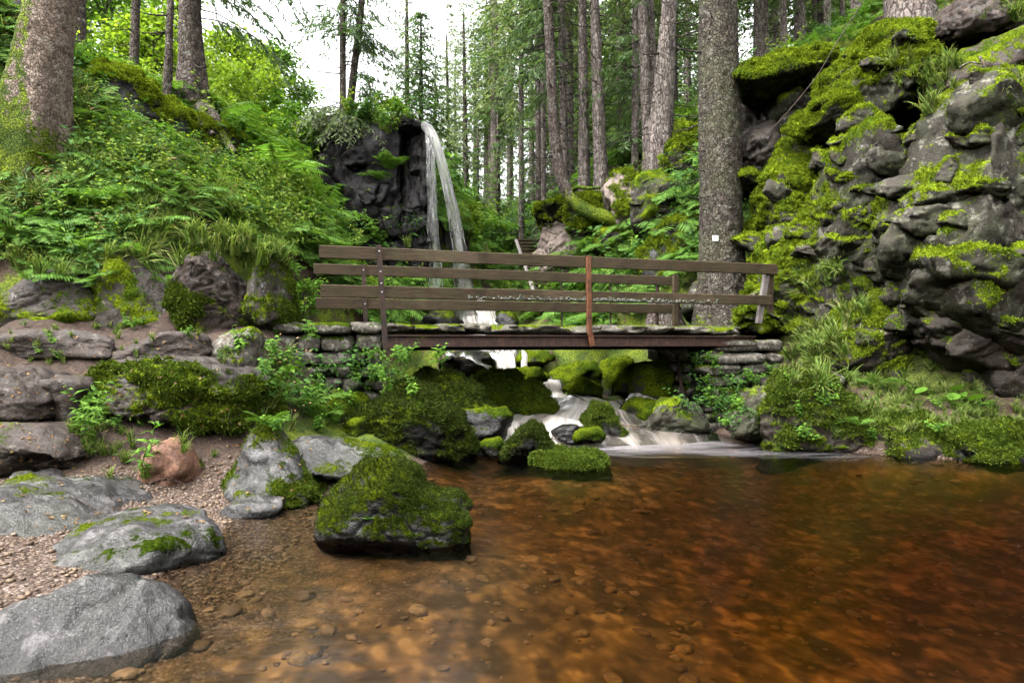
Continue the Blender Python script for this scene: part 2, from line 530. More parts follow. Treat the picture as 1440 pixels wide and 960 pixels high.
t = NT("forest_floor")
p = t.tc.outputs['Object']
n2 = t.noise(p, 6, 6, .65)
n3 = t.noise(p, 45, 4, .7)
earth = t.ramp(n3, [(.3, (.018, .012, .008)), (.55, (.075, .048, .032)), (.75, (.16, .115, .085))])
earth = t.mix(t.ramp(n2, [(.4, 0), (.65, .6)]), earth, (.03, .022, .014))
vg = t.voro(p, 42, 'F1', 1)
vd = t.voro(p, 42, 'F1', 0)
sep = t.n("ShaderNodeSeparateColor")
t.set(sep.inputs[0], vg)
pebb = t.ramp(sep.outputs[0], [(.0, (.022, .014, .010)), (.35, (.060, .040, .029)), (.7, (.105, .072, .053)), (1.0, (.20, .16, .135))])
pebb = t.mix(t.ramp(vd, [(.35, 0), (.8, .75)]), pebb, (.05, .03, .02))
mf = t.ramp(t.math('ADD', t.attr("moss"), t.math('MULTIPLY', t.math('SUBTRACT', n2, .5), 1.2)), [(.4, 0), (.58, 1)])
c = t.mix(mf, earth, moss_color(t, p, .75))
so = t.ramp(t.noise(p, 22, 5, .7), [(.3, (.016, .010, .007)), (.55, (.055, .036, .026)), (.75, (.12, .085, .066))])
c = t.mix(t.attr("soil"), c, so)
gfac = t.attr("gravel")
c = t.mix(gfac, c, pebb)
sb = t.n("ShaderNodeSeparateColor"); t.set(sb.inputs[0], t.voro(t.mapping(p, (1, .85, 1)), 8.5, 'SMOOTH_F1', 1))
sb2 = t.n("ShaderNodeSeparateColor"); t.set(sb2.inputs[0], t.voro(t.mapping(p, (1, .85, 1)), 19, 'SMOOTH_F1', 1))
bf_ = t.math('ADD', t.math('ADD', t.math('MULTIPLY', sb.outputs[0], .45), t.math('MULTIPLY', sb2.outputs[1], .25)), t.math('MULTIPLY', t.noise(p, 1.3, 3, .55), .35))
bedc = t.ramp(bf_, [(.34, (.050, .034, .018)), (.5, (.095, .064, .032)), (.62, (.155, .102, .050)), (.76, (.25, .17, .09))])
c = t.mix(t.attr("bed"), c, bedc)
h = t.mix(gfac, t.math('ADD', n3, n2), t.math('SUBTRACT', 1.0, vd))
h = t.mix(t.attr("bed"), h, bf_)
M['ground'] = t.done(t.principled(c, .85, t.bump(h, .7, .03), .25))
ground = link("ground", mesh("ground", gv, gf, M['ground'], True, {"moss": gm, "gravel": gravel, "soil": soil, "bed": sstep(-.04, -.16, gzz)}))
tag(ground, kind='structure')

# pebbles lying on the beach and the pool bed: too many to count
t = NT("pebble")
oi = t.n("ShaderNodeObjectInfo").outputs['Random']
p = t.tc.outputs['Object']
rn = t.n("ShaderNodeNewGeometry").outputs['Random Per Island']
c = t.ramp(rn, [(0, (.085, .055, .03)), (.3, (.11, .07, .04)), (.6, (.145, .095, .055)), (.9, (.19, .13, .08)), (1, (.20, .15, .11))])
c = t.mix(t.ramp(t.noise(p, 30, 4), [(.35, .6), (.6, 0)]), c, (.05, .03, .02))
M['pebble'] = t.done(t.principled(c, .6, t.bump(t.noise(p, 60, 3), .4, .01), .4))

def pebbles(name, n, xr, yr, cond, r0, r1, seed, sub=2, flat=.55, sink=.3):
    g = np.random.default_rng(seed)
    x, y = g.uniform(*xr, n * 4), g.uniform(*yr, n * 4)
    z = ground_z(x, y)
    k = np.where(cond(x, y, z))[0][:n]
    iv, if_ = ico(sub)
    mb = MB()
    for i in k:
        r = r0 * (r1 / r0) ** (g.random() ** 2.2)
        s = np.array([1, g.uniform(.6, .95), flat * g.uniform(.7, 1.1)]) * r
        a = g.uniform(0, 2 * PI)
        v = iv * (1 + .22 * g.normal(size=(len(iv), 1)) * (.6 if sub > 1 else .3)) * s
        v = np.stack([v[:, 0] * math.cos(a) - v[:, 1] * math.sin(a), v[:, 0] * math.sin(a) + v[:, 1] * math.cos(a), v[:, 2]], 1)
        mb.add(v + (x[i], y[i], z[i] + s[2] * sink), if_)
    o = link(name, mb.mesh(name, M['pebble']))
    tag(o, kind='stuff')
    return o

o = pebbles("bed_gravel", 1500, (-2.4, 5.5), (2.2, 9.5), lambda x, y, z: (z < -.06) & (np.abs(x) < y * .85 + .3), .014, .085, 11, 2, .45, -.05)
tag(o, "amber stones and gravel covering the bed of the pool", "gravel")
o = pebbles("beach_gravel", 5200, (-5.2, -1.6), (2.6, 6.9), lambda x, y, z: (z > -.08) & (z < .34), .008, .032, 12, 1)
tag(o, "pinkish gravel of the small beach between the granite boulders", "gravel")
# ------------------------------------------------------------------ rocks
ROCKS = {}

def rock_arrays(hx, hy, hz, seed, sub, planes=14, pexp=4, hmin=.62, tilt=0, yaw=0, prof=None, rough=.06, strata=0, moss=.5, mbias=0, mthick=.05, sharp=16, mscale=1.0, facet=None, cheb=False, dip=.35, bare_top=0):
    g = np.random.default_rng(seed)
    d, f = ico(sub)
    inv = (np.abs(d) ** pexp).sum(1)            # 1/r^p of the super-ellipsoid
    rs = inv ** (1 / pexp)                      # 1/r
    acc = rs ** sharp
    for _ in range(planes):
        n = g.normal(size=3)
        n /= np.linalg.norm(n)
        h = g.uniform(hmin, 1.02)
        acc = acc + np.maximum(d @ n / h, 0) ** sharp
    v = d / (acc ** (1 / sharp))[:, None]
    v = v + .10 * np.stack([noise(v * 1.3 + seed * 3.1 + k * 11) for k in range(3)], 1)
    ct, st = math.cos(yaw), math.sin(yaw)
    v = v * (hx, hy, hz)
    v = np.stack([v[:, 0] * ct - v[:, 1] * st, v[:, 0] * st + v[:, 1] * ct, v[:, 2]], 1)
    ct, st = math.cos(tilt), math.sin(tilt)
    v = np.stack([v[:, 0] * ct + v[:, 2] * st, v[:, 1], -v[:, 0] * st + v[:, 2] * ct], 1)
    lo, hi = v.min(0), v.max(0)
    v = (v - (lo + hi) / 2) / ((hi - lo) / 2)
    if prof:
        tt = (v[:, 0] + 1) / 2
        k = np.interp(tt, [q[0] for q in prof], [q[1] for q in prof])
        v[:, 2] = -1 + (v[:, 2] + 1) * k
    v = v * (hx, hy, hz)
    sz = (hx * hy * hz) ** (1 / 3)
    n = vnormals(v, f)
    q = v / sz + seed * 7.7
    disp = rough * sz * (fbm(q * 1.7, 5, .55) + .5 * (np.abs(noise(q * 4.3)) - .25))
    # cracks: sharp ridged creases
    cr = 1 - np.abs(noise(q * 1.25 + 31)) * 3.2
    disp = disp - rough * sz * 1.1 * np.clip(cr, 0, 1) ** 3
    fa = rough * 1.5 if facet is None else facet
    if cheb:
        # joint blocks: box-shaped cells along a dipping bedding, each with its own offset and tilt
        cd, sd = math.cos(dip), math.sin(dip)
        qb = np.stack([q[:, 0] * cd + q[:, 2] * sd, q[:, 1], -q[:, 0] * sd + q[:, 2] * cd], 1)
        disp = disp * .55
        for sc_, am in ((1.5, 1.25), (3.4, .62), (7.5, .13)):
            qq = qb * (.8, .9, 1.7) * sc_ + .10 * np.stack([noise(q * 2.1 * sc_ + 5 * k) for k in range(3)], 1)
            f1, f2, off, rr = worley(qq, seed, True)
            disp = disp + fa * sz * am * ((rr[:, 0] - .5) * 1.1 + (rr[:, 1] - .5) * .8 * off[:, 0] + (rr[:, 2] - .35) * .9 * off[:, 2] - .8 * sstep(.07, .0, f2 - f1))
    for sc_, am in ((.95, 1.1), (2.1, .6), (5.0, .22)) if not cheb else ():
        qq = q * (1, 1, 1.5) * sc_ + .22 * np.stack([noise(q * 2.1 * sc_ + 5 * k) for k in range(3)], 1)
        f1, f2, off, rr = worley(qq, seed)
        disp = disp + fa * sz * am * ((rr[:, 0] - .5) * .9 + (off @ np.array([0, 0, .55])) * (rr[:, 1] - .3) + off[:, 0] * (rr[:, 2] - .5) * .9 - .55 * sstep(.16, .0, f2 - f1))
    v = v + n * disp[:, None]
    if strata:
        zz = v[:, 2] + .12 * sz * noise(q * .8) + .25 * v[:, 0] * math.tan(tilt * .5)
        s = noise(np.stack([zz * strata, np.full(len(zz), seed * 1.3), q[:, 0] * .35], 1))
        side = 1 - np.abs(n[:, 2]) ** 2
        v[:, :2] += n[:, :2] * (rough * sz * 1.6 * np.clip(s * 1.6, -.6, .6) * side)[:, None]
    n = vnormals(v, f)
    m = .5 * n[:, 2] + moss + .55 * fbm(v * 1.5 * mscale + seed, 3) + .16 * noise(v * 6.5 + seed)
    if bare_top:
        m = m - .5 * n[:, 2] - bare_top * sstep(.55, .85, n[:, 2])
    m = np.clip(m + mbias, 0, 1.3)
    mm = sstep(.38, .75, m)
    v = v + n * (mthick * mm * (.25 + 1.5 * np.clip(noise(v * (3.2, 3.2, 7.5) + seed) + .25, 0, 1) + .8 * np.clip(noise(v * (8, 8, 13)) + .2, 0, 1) + .3 * noise(v * 19)))[:, None]
    return v, f, np.clip(m, 0, 1)

def rock(key, name, label, x0, y0, x1, y1, Y, dy, mat, seed, sub=4, cat="rock", group=None, sink=0, **kw):
    """boulder at depth Y whose front outline spans the given photo rectangle; dy is its half depth in metres"""
    if sink:
        if kw.get('prof'):
            kw['prof'] = [(a, 1 - (1 - b) * (y1 - y0) / (y1 + sink - y0)) for a, b in kw['prof']]
        y1 += sink
    ax, _, az = at(x0, y1, Y)
    bx, _, bz = at(x1, y0, Y)
    hx, hz = (bx - ax) / 2, (bz - az) / 2
    v, f, m = rock_arrays(hx, dy, hz, seed, sub, **kw)
    loc = ((ax + bx) / 2, Y + dy * .55, (az + bz) / 2)
    me = mesh(name, v, f, M[mat], True, {"moss": m})
    o = link(name, me, None, loc)
    tag(o, label, cat, group)
    ROCKS[key] = (o, v + np.array(loc), f, m)
    return o

B, SR = "boulder", "stream boulders"
# foreground, left shore and water's edge
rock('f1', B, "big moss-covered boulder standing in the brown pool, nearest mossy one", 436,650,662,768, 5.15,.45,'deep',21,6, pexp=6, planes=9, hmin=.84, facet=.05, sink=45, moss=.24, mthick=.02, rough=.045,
     prof=[(0,.72),(.04,.9),(.12,.88),(.3,.97),(.5,1.0),(.62,.86),(.7,.66),(.78,.56),(.9,.50),(1,.42)])
rock('f2', B, "peaked grey granite boulder with mossy flank beside the gravel beach", 288,597,442,722, 6.35,.55,'granite',22,5, pexp=4, sink=40, moss=.28, rough=.05, mthick=.03, hmin=.7,
     prof=[(0,.35),(.12,.55),(.3,.85),(.42,1.0),(.55,.86),(.75,.70),(.9,.55),(1,.35)])
rock('f3', B, "low wide granite slab wedged between the peaked and the mossy boulder", 380,608,560,690, 6.9,.6,'granite',23,5, pexp=5, moss=0.02, facet=.03, rough=.04, prof=[(0,.8),(.1,1),(.4,.85),(.8,.6),(1,.4)])
rock('f4', B, "small flat grey stone at the waterline below the peaked boulder", 308,700,392,742, 5.9,.22,'granite',24,4, moss=-0.10, facet=.03, rough=.05)
rock('f5', B, "small reddish blocky boulder on the gravel beach", 190,616,274,700, 6.45,.3,'red',25,4, pexp=5, moss=0.08, rough=.05, prof=[(0,.55),(.2,.85),(.45,1),(.8,.95),(1,.6)])
rock('f6', B, "long mossy slab boulder with pale top below the path edge", 108,500,378,612, 7.15,.7,'slabrock',26,6, pexp=9, planes=5, hmin=.92, bare_top=1.2, moss=0.62, mthick=.04, rough=.05, prof=[(0,.72),(.08,.93),(.2,1),(.75,.98),(.88,.88),(1,.62)])
rock('f7', B, "brown earth-stained block left of the long mossy slab", 36,527,135,625, 6.95,.45,'brown',27,5, pexp=9, planes=5, hmin=.9, cheb=True, rough=.03, moss=-0.10, prof=[(0,.8),(.2,.98),(.8,1),(1,.9)])
rock('f8', B, "pale brown stepped slab at the left edge above the ledge", -70,514,62,596, 6.6,.5,'brown',28,5, pexp=9, planes=5, hmin=.9, cheb=True, rough=.03, moss=-0.30, prof=[(0,1),(.5,1),(.8,.85),(1,.5)])
rock('f9', B, "low brown rock ledge forming a step at the left edge", -90,596,100,672, 6.15,.45,'brown',29,5, pexp=9, planes=5, hmin=.9, cheb=True, rough=.03, moss=-0.30, prof=[(0,1),(.7,.95),(.9,.75),(1,.4)])
rock('f10', B, "thin flat stone lying on the gravel near the left edge", 6,664,84,694, 5.9,.2,'granite',30,4, moss=-0.30, rough=.05)
rock('f11', B, "flat pale granite outcrop behind the long granite boulder", -120,694,172,790, 5.1,.9,'granite',31,5, pexp=9, planes=5, hmin=.9, cheb=True, rough=.03, moss=-0.30, facet=.03, prof=[(0,1),(.35,1),(.6,.86),(.85,.6),(1,.35)])
rock('f12', B, "long rounded granite boulder with dark wet stains at the pool edge", -90,742,284,815, 4.5,.6,'granite',32,6, pexp=3, sink=45, moss=-0.02, mthick=.012, mscale=1.6, facet=.03, rough=.04, prof=[(0,.5),(.3,.72),(.5,.93),(.65,1),(.85,.95),(1,.6)])
rock('f13', B, "large smooth grey granite boulder in the bottom left corner", -150,838,222,965, 3.2,.42,'granite',33,6, pexp=3, sink=110, moss=-0.30, facet=.03, rough=.035, prof=[(0,.75),(.3,.9),(.6,1),(.8,.93),(.93,.78),(1,.55)])
# boulders along the stream, left side
rock('s1', B, "rounded mossy boulder with pale flecks below the left end of the bridge", 468,540,668,655, 8.65,.7,'stream',41,5, pexp=3, sink=25, moss=0.66, mthick=.04, rough=.05, prof=[(0,.6),(.2,.9),(.45,1),(.65,.9),(.85,.62),(1,.3)])
rock('s2', B, "dark slanting mossy boulder directly under the bridge beam", 560,512,715,612, 9.9,.8,'stream',42,5, pexp=4, sink=45, moss=0.62, mthick=.04, rough=.045, prof=[(0,.98),(.2,1),(.4,.93),(.65,.7),(.85,.45),(1,.2)])
rock('s3', B, "mossy boulder behind the slanting one under the bridge", 654,524,737,585, 11.6,.6,'stream',43,4, moss=0.95)
rock('s4', B, "mossy wedge boulder left of the white cascade", 707,532,785,588, 11.5,.5,'stream',44,5, moss=0.87, prof=[(0,.7),(.2,1),(.6,.85),(1,.35)])
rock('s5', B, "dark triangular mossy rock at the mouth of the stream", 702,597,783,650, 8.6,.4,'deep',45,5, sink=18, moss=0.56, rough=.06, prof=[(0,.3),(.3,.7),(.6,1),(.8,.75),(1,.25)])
rock('s6', B, "flat bright mossy rock at the pool's inflow", 752,640,860,660, 8.15,.35,'stream',46,5, sink=14, moss=0.86, prof=[(0,.8),(.3,1),(.7,.85),(1,.5)])
rock('s7', B, "small dark stone left of the triangular mossy rock", 676,619,712,646, 8.7,.2,'stream',47,3, moss=0.35)
rock('s8', B, "dark bare wet stone in the white water", 775,597,829,624, 9.75,.25,'stream',48,4, moss=-0.60)
rock('s9', B, "small low mossy stone right of the bare wet one", 814,606,851,626, 9.6,.2,'stream',49,3, moss=0.80)
rock('s10', B, "mossy triangular boulder in the middle of the white water", 825,571,879,616, 10.4,.4,'stream',50,4, moss=0.66, prof=[(0,.55),(.25,1),(.55,.95),(1,.3)])
rock('s11', B, "rounded dark boulder left of the pale lichen rock", 877,563,936,612, 11.0,.4,'stream',51,4, pexp=3, moss=0.52)
rock('s12', B, "pale lichen-covered rock on the right of the stream mouth", 898,558,1000,622, 10.7,.5,'cliff',52,5, cheb=True, rough=.045, moss=0.06, prof=[(0,.4),(.3,.8),(.6,1),(.9,.9),(1,.6)])
rock('s13', B, "dark mossy boulder right of the small fall under the bridge", 774,509,846,556, 13.6,.6,'stream',53,4, moss=0.54)
rock('s14', B, "low mossy stone in front of the dark boulder under the bridge", 795,535,847,566, 12.6,.3,'stream',54,4, moss=0.80)
rock('s15', B, "leaning mossy block under the right half of the bridge", 845,504,901,566, 13.3,.5,'stream',55,4, moss=0.54)
rock('s16', B, "long mossy boulder against the right abutment", 870,508,960,578, 12.3,.6,'stream',56,4, moss=0.56)
rock('s17', B, "small mossy stone beside the upper white cascade", 724,517,772,556, 13.2,.35,'stream',57,4, moss=0.65)
rock('s18', B, "flat wet slab at the head of the cascade", 614,492,700,530, 14.2,.7,'black',58,4, moss=-0.20)
rock('s19', B, "mossy boulder between the two threads of the cascade", 724,494,777,522, 14.6,.5,'stream',59,4, moss=0.65)
rock('s20', B, "yellow mossy boulder seen between bridge deck and lower plank", 774,439,810,480, 18.6,.5,'stream',60,4, moss=0.95)
rock('s21', B, "second yellow mossy boulder right behind the rusty middle post", 798,435,856,478, 19.2,.6,'stream',61,4, moss=0.95)
rock('s22', B, "wet dark block beside the stream at the waterfall's foot", 588,430,651,500, 17.6,.6,'black',62,4, moss=0.00)
rock('s23', B, "dark block right of the stream below the waterfall", 692,439,732,492, 18.2,.5,'stream',63,4, moss=0.20)
rock('s24', B, "mossy stone under the left abutment plants", 425,551,524,640, 8.9,.6,'stream',64,4, moss=0.60)
rock('s25', B, "small mossy stone at the left foot of the rounded boulder", 473,593,531,645, 8.3,.35,'stream',65,4, moss=0.65)
rock('s26', B, "dark foot stone below the slanting boulder at the water", 620,578,719,625, 9.4,.5,'stream',66,4, moss=0.20)
# kerb of the path on the left
rock('k1', "kerb_stone", "leftmost long kerb stone of the path edge", -60,462,158,507, 7.5,.22,'brown',71,5, "kerb stone", "stones edging the path", pexp=8, cheb=True, facet=.03, moss=-0.32, planes=5, hmin=.85, rough=.04)
rock('k2', "kerb_stone", "middle kerb stone with a wavy pale top edge", 150,466,294,512, 7.6,.22,'brown',72,5, "kerb stone", "stones edging the path", pexp=8, cheb=True, facet=.03, moss=-0.32, planes=5, hmin=.85, rough=.04, prof=[(0,.8),(.3,.8),(.6,1),(.85,1),(1,.7)])
rock('k3', "kerb_stone", "short blocky kerb stone nearest the bridge", 288,466,362,520, 7.8,.25,'masonry',73,4, "kerb stone", "stones edging the path", pexp=8, cheb=True, facet=.03, moss=-0.10, planes=5, hmin=.85, rough=.05)
# rock face behind the path
rock('w1', "rock_outcrop", "lichen-spotted mossy rock face behind the path", 225,338,345,492, 8.75,.6,'brown',81,6, cheb=True, facet=.03, rough=.045, pexp=5, bare_top=.1, moss=0.44, mthick=.04, prof=[(0,.8),(.15,.95),(.5,1),(.8,.95),(1,.75)])
rock('w2', "rock_outcrop", "right end of the rock face, dark and mossy under hanging grass", 322,350,400,484, 9.0,.6,'slabrock',82,5, cheb=True, facet=.03, rough=.045, pexp=6, bare_top=.1, moss=0.50, prof=[(0,.95),(.3,1),(.8,.95),(1,.8)])
rock('w3', "rock_outcrop", "recessed dark earthy rock between the two outcrops by the path", 120,352,245,492, 8.75,.5,'slabrock',83,5, cheb=True, facet=.03, rough=.045, pexp=5, bare_top=.1, moss=0.50)
rock('w4', "rock_outcrop", "mossy rock face with white lichen at the far left of the path", -90,372,150,492, 8.6,.6,'slabrock',84,6, cheb=True, facet=.03, rough=.045, pexp=4, bare_top=.1, moss=0.44, mthick=.04, prof=[(0,.8),(.3,.75),(.6,.9),(.85,1),(1,.8)])
rock('w5', "rock_outcrop", "small rounded mossy rock poking out of the fern slope", 112,282,172,345, 9.6,.5,'stream',85,4, moss=0.50)
rock('w6', "rock_outcrop", "yellow moss hummock among the undergrowth of the slope", 200,262,255,318, 10.4,.4,'stream',86,4, moss=0.75)
# mossy ridge above the slope
rock('g1', "rock_outcrop", "upper mossy ridge rock behind the leaning trunk", 96,72,212,190, 12.6,.8,'stream',91,5, tilt=R(38), pexp=4, moss=0.42, mthick=.08)
rock('g2', "rock_outcrop", "yellow mossy ridge rock left of the thin trunk", 150,128,262,232, 13.4,.8,'stream',92,5, tilt=R(32), pexp=4, moss=0.48, mthick=.08)
rock('g3', "rock_outcrop", "mossy ridge rock under the roots of the big left spruce", 232,160,345,240, 14.6,.9,'stream',93,5, tilt=R(28), pexp=4, moss=0.36, mthick=.08)
rock('g4', "rock_outcrop", "dark overhanging rock in the top left corner", -110,-60,46,92, 11.2,1.2,'slabrock',94,5, pexp=5, moss=-0.05)
# waterfall cliff
rock('c1', "cliff_rock", "dark wet cliff left of the waterfall", 440,172,575,490, 20.0,1.6,'black',101,6, "cliff", cheb=True, rough=.045, pexp=12, planes=3, hmin=.95, moss=-0.28, mthick=.06)
rock('c2', "cliff_rock", "layered wet rock pillar directly beside the waterfall", 550,168,609,480, 19.9,1.2,'black',102,6, "cliff", cheb=True, rough=.045, pexp=6, moss=-0.12, mthick=.08, planes=8)
rock('c3', "cliff_rock", "overhanging capstone at the lip of the waterfall", 535,165,598,190, 19.75,.75,'black',103,5, "cliff", cheb=True, rough=.045, pexp=9, planes=4, hmin=.93, moss=-0.20, prof=[(0,.7),(.4,1),(1,.9)])
rock('c4', "cliff_rock", "shaded cliff shoulder behind the leafy shrubs, left of the dark cliff", 392,196,470,470, 20.6,1.4,'black',104,5, "cliff", cheb=True, rough=.045, moss=-0.10)
rock('c5', "cliff_rock", "mossy cliff behind the falling water", 590,215,668,480, 22.2,1.3,'stream',105,5, "cliff", cheb=True, rough=.045, moss=0.25, prof=[(0,1),(.4,.8),(.7,.5),(1,.3)])
# right-hand cliff
CL = "cliff"
rock('r1', "cliff_rock", "flat overhanging slab with bright moss on top, right of the big trunk", 1034,58,1215,122, 13.3,1.3,'cliff',111,6, CL, cheb=True, facet=.035, sharp=40, planes=24, hmin=.66, rough=.04, pexp=6, tilt=R(-8), moss=0.60, mthick=.10)
rock('r2', "cliff_rock", "block under the overhanging slab, right of the dark hollow", 1085,102,1185,205, 13.9,1.0,'cliff',112,5, CL, cheb=True, rough=.045, pexp=6, moss=0.20)
rock('r3', "cliff_rock", "dark back wall of the hollow under the slab", 1020,100,1130,330, 14.9,.9,'slabrock',113,5, CL, cheb=True, rough=.045, pexp=6, moss=-0.30)
rock('r4', "cliff_rock", "lichen block left of centre below the dark hollow", 1036,165,1094,262, 13.7,.7,'slabrock',114,5, CL, cheb=True, rough=.045, pexp=7, moss=-0.20, planes=8)
rock('r5', "cliff_rock", "grey column of rock below the block with the cable", 1090,155,1180,300, 13.2,.8,'cliff',115,5, CL, cheb=True, facet=.035, sharp=40, planes=24, hmin=.66, rough=.04, pexp=5, moss=0.52, mthick=.07)
rock('r6', "cliff_rock", "domed cliff top block draped in moss at the upper right", 1190,14,1350,160, 11.3,1.1,'cliff',116,6, CL, cheb=True, facet=.035, sharp=40, planes=24, hmin=.66, rough=.04, pexp=4, moss=0.62, mthick=.10, prof=[(0,.62),(.15,.82),(.4,.95),(.65,1),(1,.95)])
rock('r7', "cliff_rock", "mossy nose of rock jutting below the domed block", 1138,104,1250,190, 11.9,.8,'cliff',117,5, CL, cheb=True, facet=.035, sharp=40, planes=24, hmin=.66, rough=.04, pexp=3, moss=0.62, mthick=.10, prof=[(0,.5),(.3,.8),(.7,1),(1,1)])
rock('r8', "cliff_rock", "pale lichen-streaked cliff face in the middle of the right wall", 1160,168,1345,480, 11.0,1.3,'cliff',118,6, CL, cheb=True, facet=.035, sharp=40, planes=24, hmin=.66, rough=.04, pexp=5, moss=0.28, mthick=.09, prof=[(0,.85),(.2,1),(1,1)])
rock('r9', "cliff_rock", "huge shaded cliff face filling the right edge", 1275,72,1560,545, 9.7,1.6,'cliff',119,6, CL, cheb=True, facet=.035, sharp=40, planes=24, hmin=.66, rough=.04, pexp=5, moss=0.20, mthick=.08, prof=[(0,.74),(.25,.9),(.5,.95),(1,1)])
rock('r10', "cliff_rock", "brown earthy shelf with bare roots at the top right", 1320,40,1540,200, 10.6,1.2,'brown',120,5, CL, cheb=True, rough=.045, pexp=4, moss=0.23)
rock('r11', "cliff_rock", "small reddish rock at the very top right edge", 1335,-26,1480,52, 10.9,.7,'brown',121,5, CL, cheb=True, rough=.045, moss=0.00)
rock('r12', "cliff_rock", "moss-hung bulge of rock left of the pale cliff face", 1076,215,1190,350, 12.8,.9,'cliff',122,6, CL, cheb=True, facet=.035, sharp=40, planes=24, hmin=.66, rough=.04, pexp=4, moss=0.62, mthick=.10)
rock('r13', "cliff_rock", "bright mossy foot of the cliff at the right bridge end", 1050,300,1200,470, 12.2,.9,'cliff',123,6, CL, cheb=True, facet=.035, sharp=40, planes=24, hmin=.66, rough=.04, pexp=4, moss=0.66, mthick=.11, prof=[(0,.5),(.25,.85),(.6,1),(1,1)])
rock('r14', "cliff_rock", "rounded mossy shoulder above the shore, left of the shaded cliff", 1160,405,1310,545, 10.6,.8,'slabrock',124,6, CL, cheb=True, facet=.035, sharp=40, planes=24, hmin=.66, rough=.04, pexp=3, moss=0.38, mthick=.08, prof=[(0,.6),(.3,.9),(.6,1),(1,.95)])
rock('r15', "cliff_rock", "lower right rock wall rising from the undercut", 1300,330,1560,560, 9.4,.8,'slabrock',125,5, CL, cheb=True, facet=.035, sharp=40, planes=24, hmin=.66, rough=.04, pexp=4, moss=0.28)
rock('b1', B, "pale bare shore boulder tucked under the grassy right bank", 1030,535,1112,622, 9.95,.45,'cliff',131,5, cheb=True, rough=.045, moss=0.00, prof=[(0,.4),(.4,.85),(.8,1),(1,.9)])
rock('b2', B, "grassy moss-topped boulder of the right bank above the water", 1070,520,1250,645, 9.55,.7,'slabrock',132,6, pexp=5, sink=40, moss=0.42, mthick=.06, prof=[(0,.85),(.2,.97),(.6,.9),(1,.7)])
rock('b3', B, "low mossy bank stone at the right waterline, near the edge", 1215,578,1420,650, 9.0,.6,'slabrock',133,5, pexp=4, sink=40, moss=0.30, mthick=.05, prof=[(0,.9),(.4,.85),(1,.75)])
rock('b4', B, "rounded dark mossy stone at the right edge of the water", 1350,594,1500,655, 8.6,.5,'stream',134,5, sink=40, moss=0.45)
rock('b5', B, "grey stone flush in the moss of the right bank", 1150,522,1200,560, 9.9,.3,'cliff',135,4, moss=-0.20)
# rocks behind the bridge on the right
rock('h1', "rock_outcrop", "mossy overhanging rock just left of the big trunk", 915,176,995,272, 18.2,1.0,'cliff',141,6, cheb=True, rough=.045, pexp=4, moss=0.44, mthick=.12, prof=[(0,.7),(.3,.9),(1,1)])
rock('h2', "rock_outcrop", "layered rock with mossy head below the overhanging one", 885,235,990,335, 17.8,.9,'cliff',142,5, cheb=True, rough=.045, moss=0.30, mthick=.10)
rock('h3', "rock_outcrop", "slanting pale and yellow mossy rock beside the curved trunk", 848,240,935,340, 18.8,.9,'pinkrock',143,5, cheb=True, rough=.045, tilt=R(-30), moss=0.36, mthick=.10)
rock('h4', "rock_outcrop", "moss cushion rock at the foot of the curved trunk", 800,268,905,330, 19.6,.8,'stream',144,5, moss=0.62, mthick=.12)
rock('h5', "rock_outcrop", "pale pinkish rock face right of the wooden steps", 752,302,840,440, 21.2,1.1,'pinkrock',145,6, cheb=True, rough=.045, pexp=7, moss=-0.35, mthick=.10, planes=8)
rock('h6', "rock_outcrop", "bright moss cap on top of the pinkish rock face", 752,284,842,322, 20.9,.9,'stream',146,5, moss=0.75, mthick=.14)
rock('h7', "rock_outcrop", "mossy green bank stone behind the right bridge rail", 900,300,1000,440, 16.8,1.0,'stream',147,5, moss=0.40, mthick=.10)
rock('h8', "rock_outcrop", "dark hollow rock between the layered rock and the curved trunk", 838,305,900,395, 18.9,.7,'slabrock',148,5, moss=0.10)
rock('h9', "rock_outcrop", "small mossy step rock beside the path beyond the bridge", 960,395,1010,465, 14.6,.4,'cliff',149,4, moss=0.25)

# jointed blocks of the cliffs: pieces that stand proud of each rock mass, children of it
def blocks(key, n, s0, s1, seed, dip, mat, moss, flat=.72):
    o, v, f, m = ROCKS[key]
    g = np.random.default_rng(seed)
    a, b, c = v[f[:, 0]], v[f[:, 1]], v[f[:, 2]]
    nr = np.cross(b - a, c - a)
    ar = np.linalg.norm(nr, axis=1)
    nn = nr / (ar[:, None] + 1e-12)
    cen = (a + b + c) / 3
    view = unit(np.array([0, 0, CAM_Z]) - cen)
    w = ar * np.clip((nn * view).sum(1), 0, 1) * (np.abs(nn[:, 2]) < .85) * (cen[:, 0] < cen[:, 1] * .82) * (cen[:, 2] > .5)
    if w.sum() <= 0:
        return
    placed = []
    tries = 0
    while len(placed) < n and tries < n * 12:
        tries += 1
        k = g.choice(len(f), p=w / w.sum())
        hx = s0 * (s1 / s0) ** (g.random() ** 1.7)
        if any(np.linalg.norm(cen[k] - p) < .47 * (hx + h) for p, h in placed):
            continue
        placed.append((cen[k], hx))
        hz = hx * flat * g.uniform(.55, 1.25)
        hy = hx * g.uniform(.6, .9)
        vv, ff, mm = rock_arrays(hx, hy, hz, int(g.integers(1e5)), 4, planes=9, pexp=12, hmin=.74, sharp=46, rough=.04, facet=.075, cheb=True, dip=0, moss=moss + g.uniform(-.22, .12), mthick=.035,
                                 tilt=dip + g.normal() * .16, yaw=math.atan2(nn[k][1], nn[k][0]) + PI / 2 + g.normal() * .3)
        pos = cen[k] - nn[k] * hy * g.uniform(.5, .85)
        link("block", mesh("block", vv, ff, M[mat], True, {"moss": mm}), o, tuple(pos - np.array(o.location)))
blocks('r8', 38, .25, .62, 801, .42, 'cliff', .38)
blocks('r9', 50, .28, .72, 802, .38, 'cliff', .30)
blocks('r12', 13, .18, .55, 803, .3, 'cliff', .38)
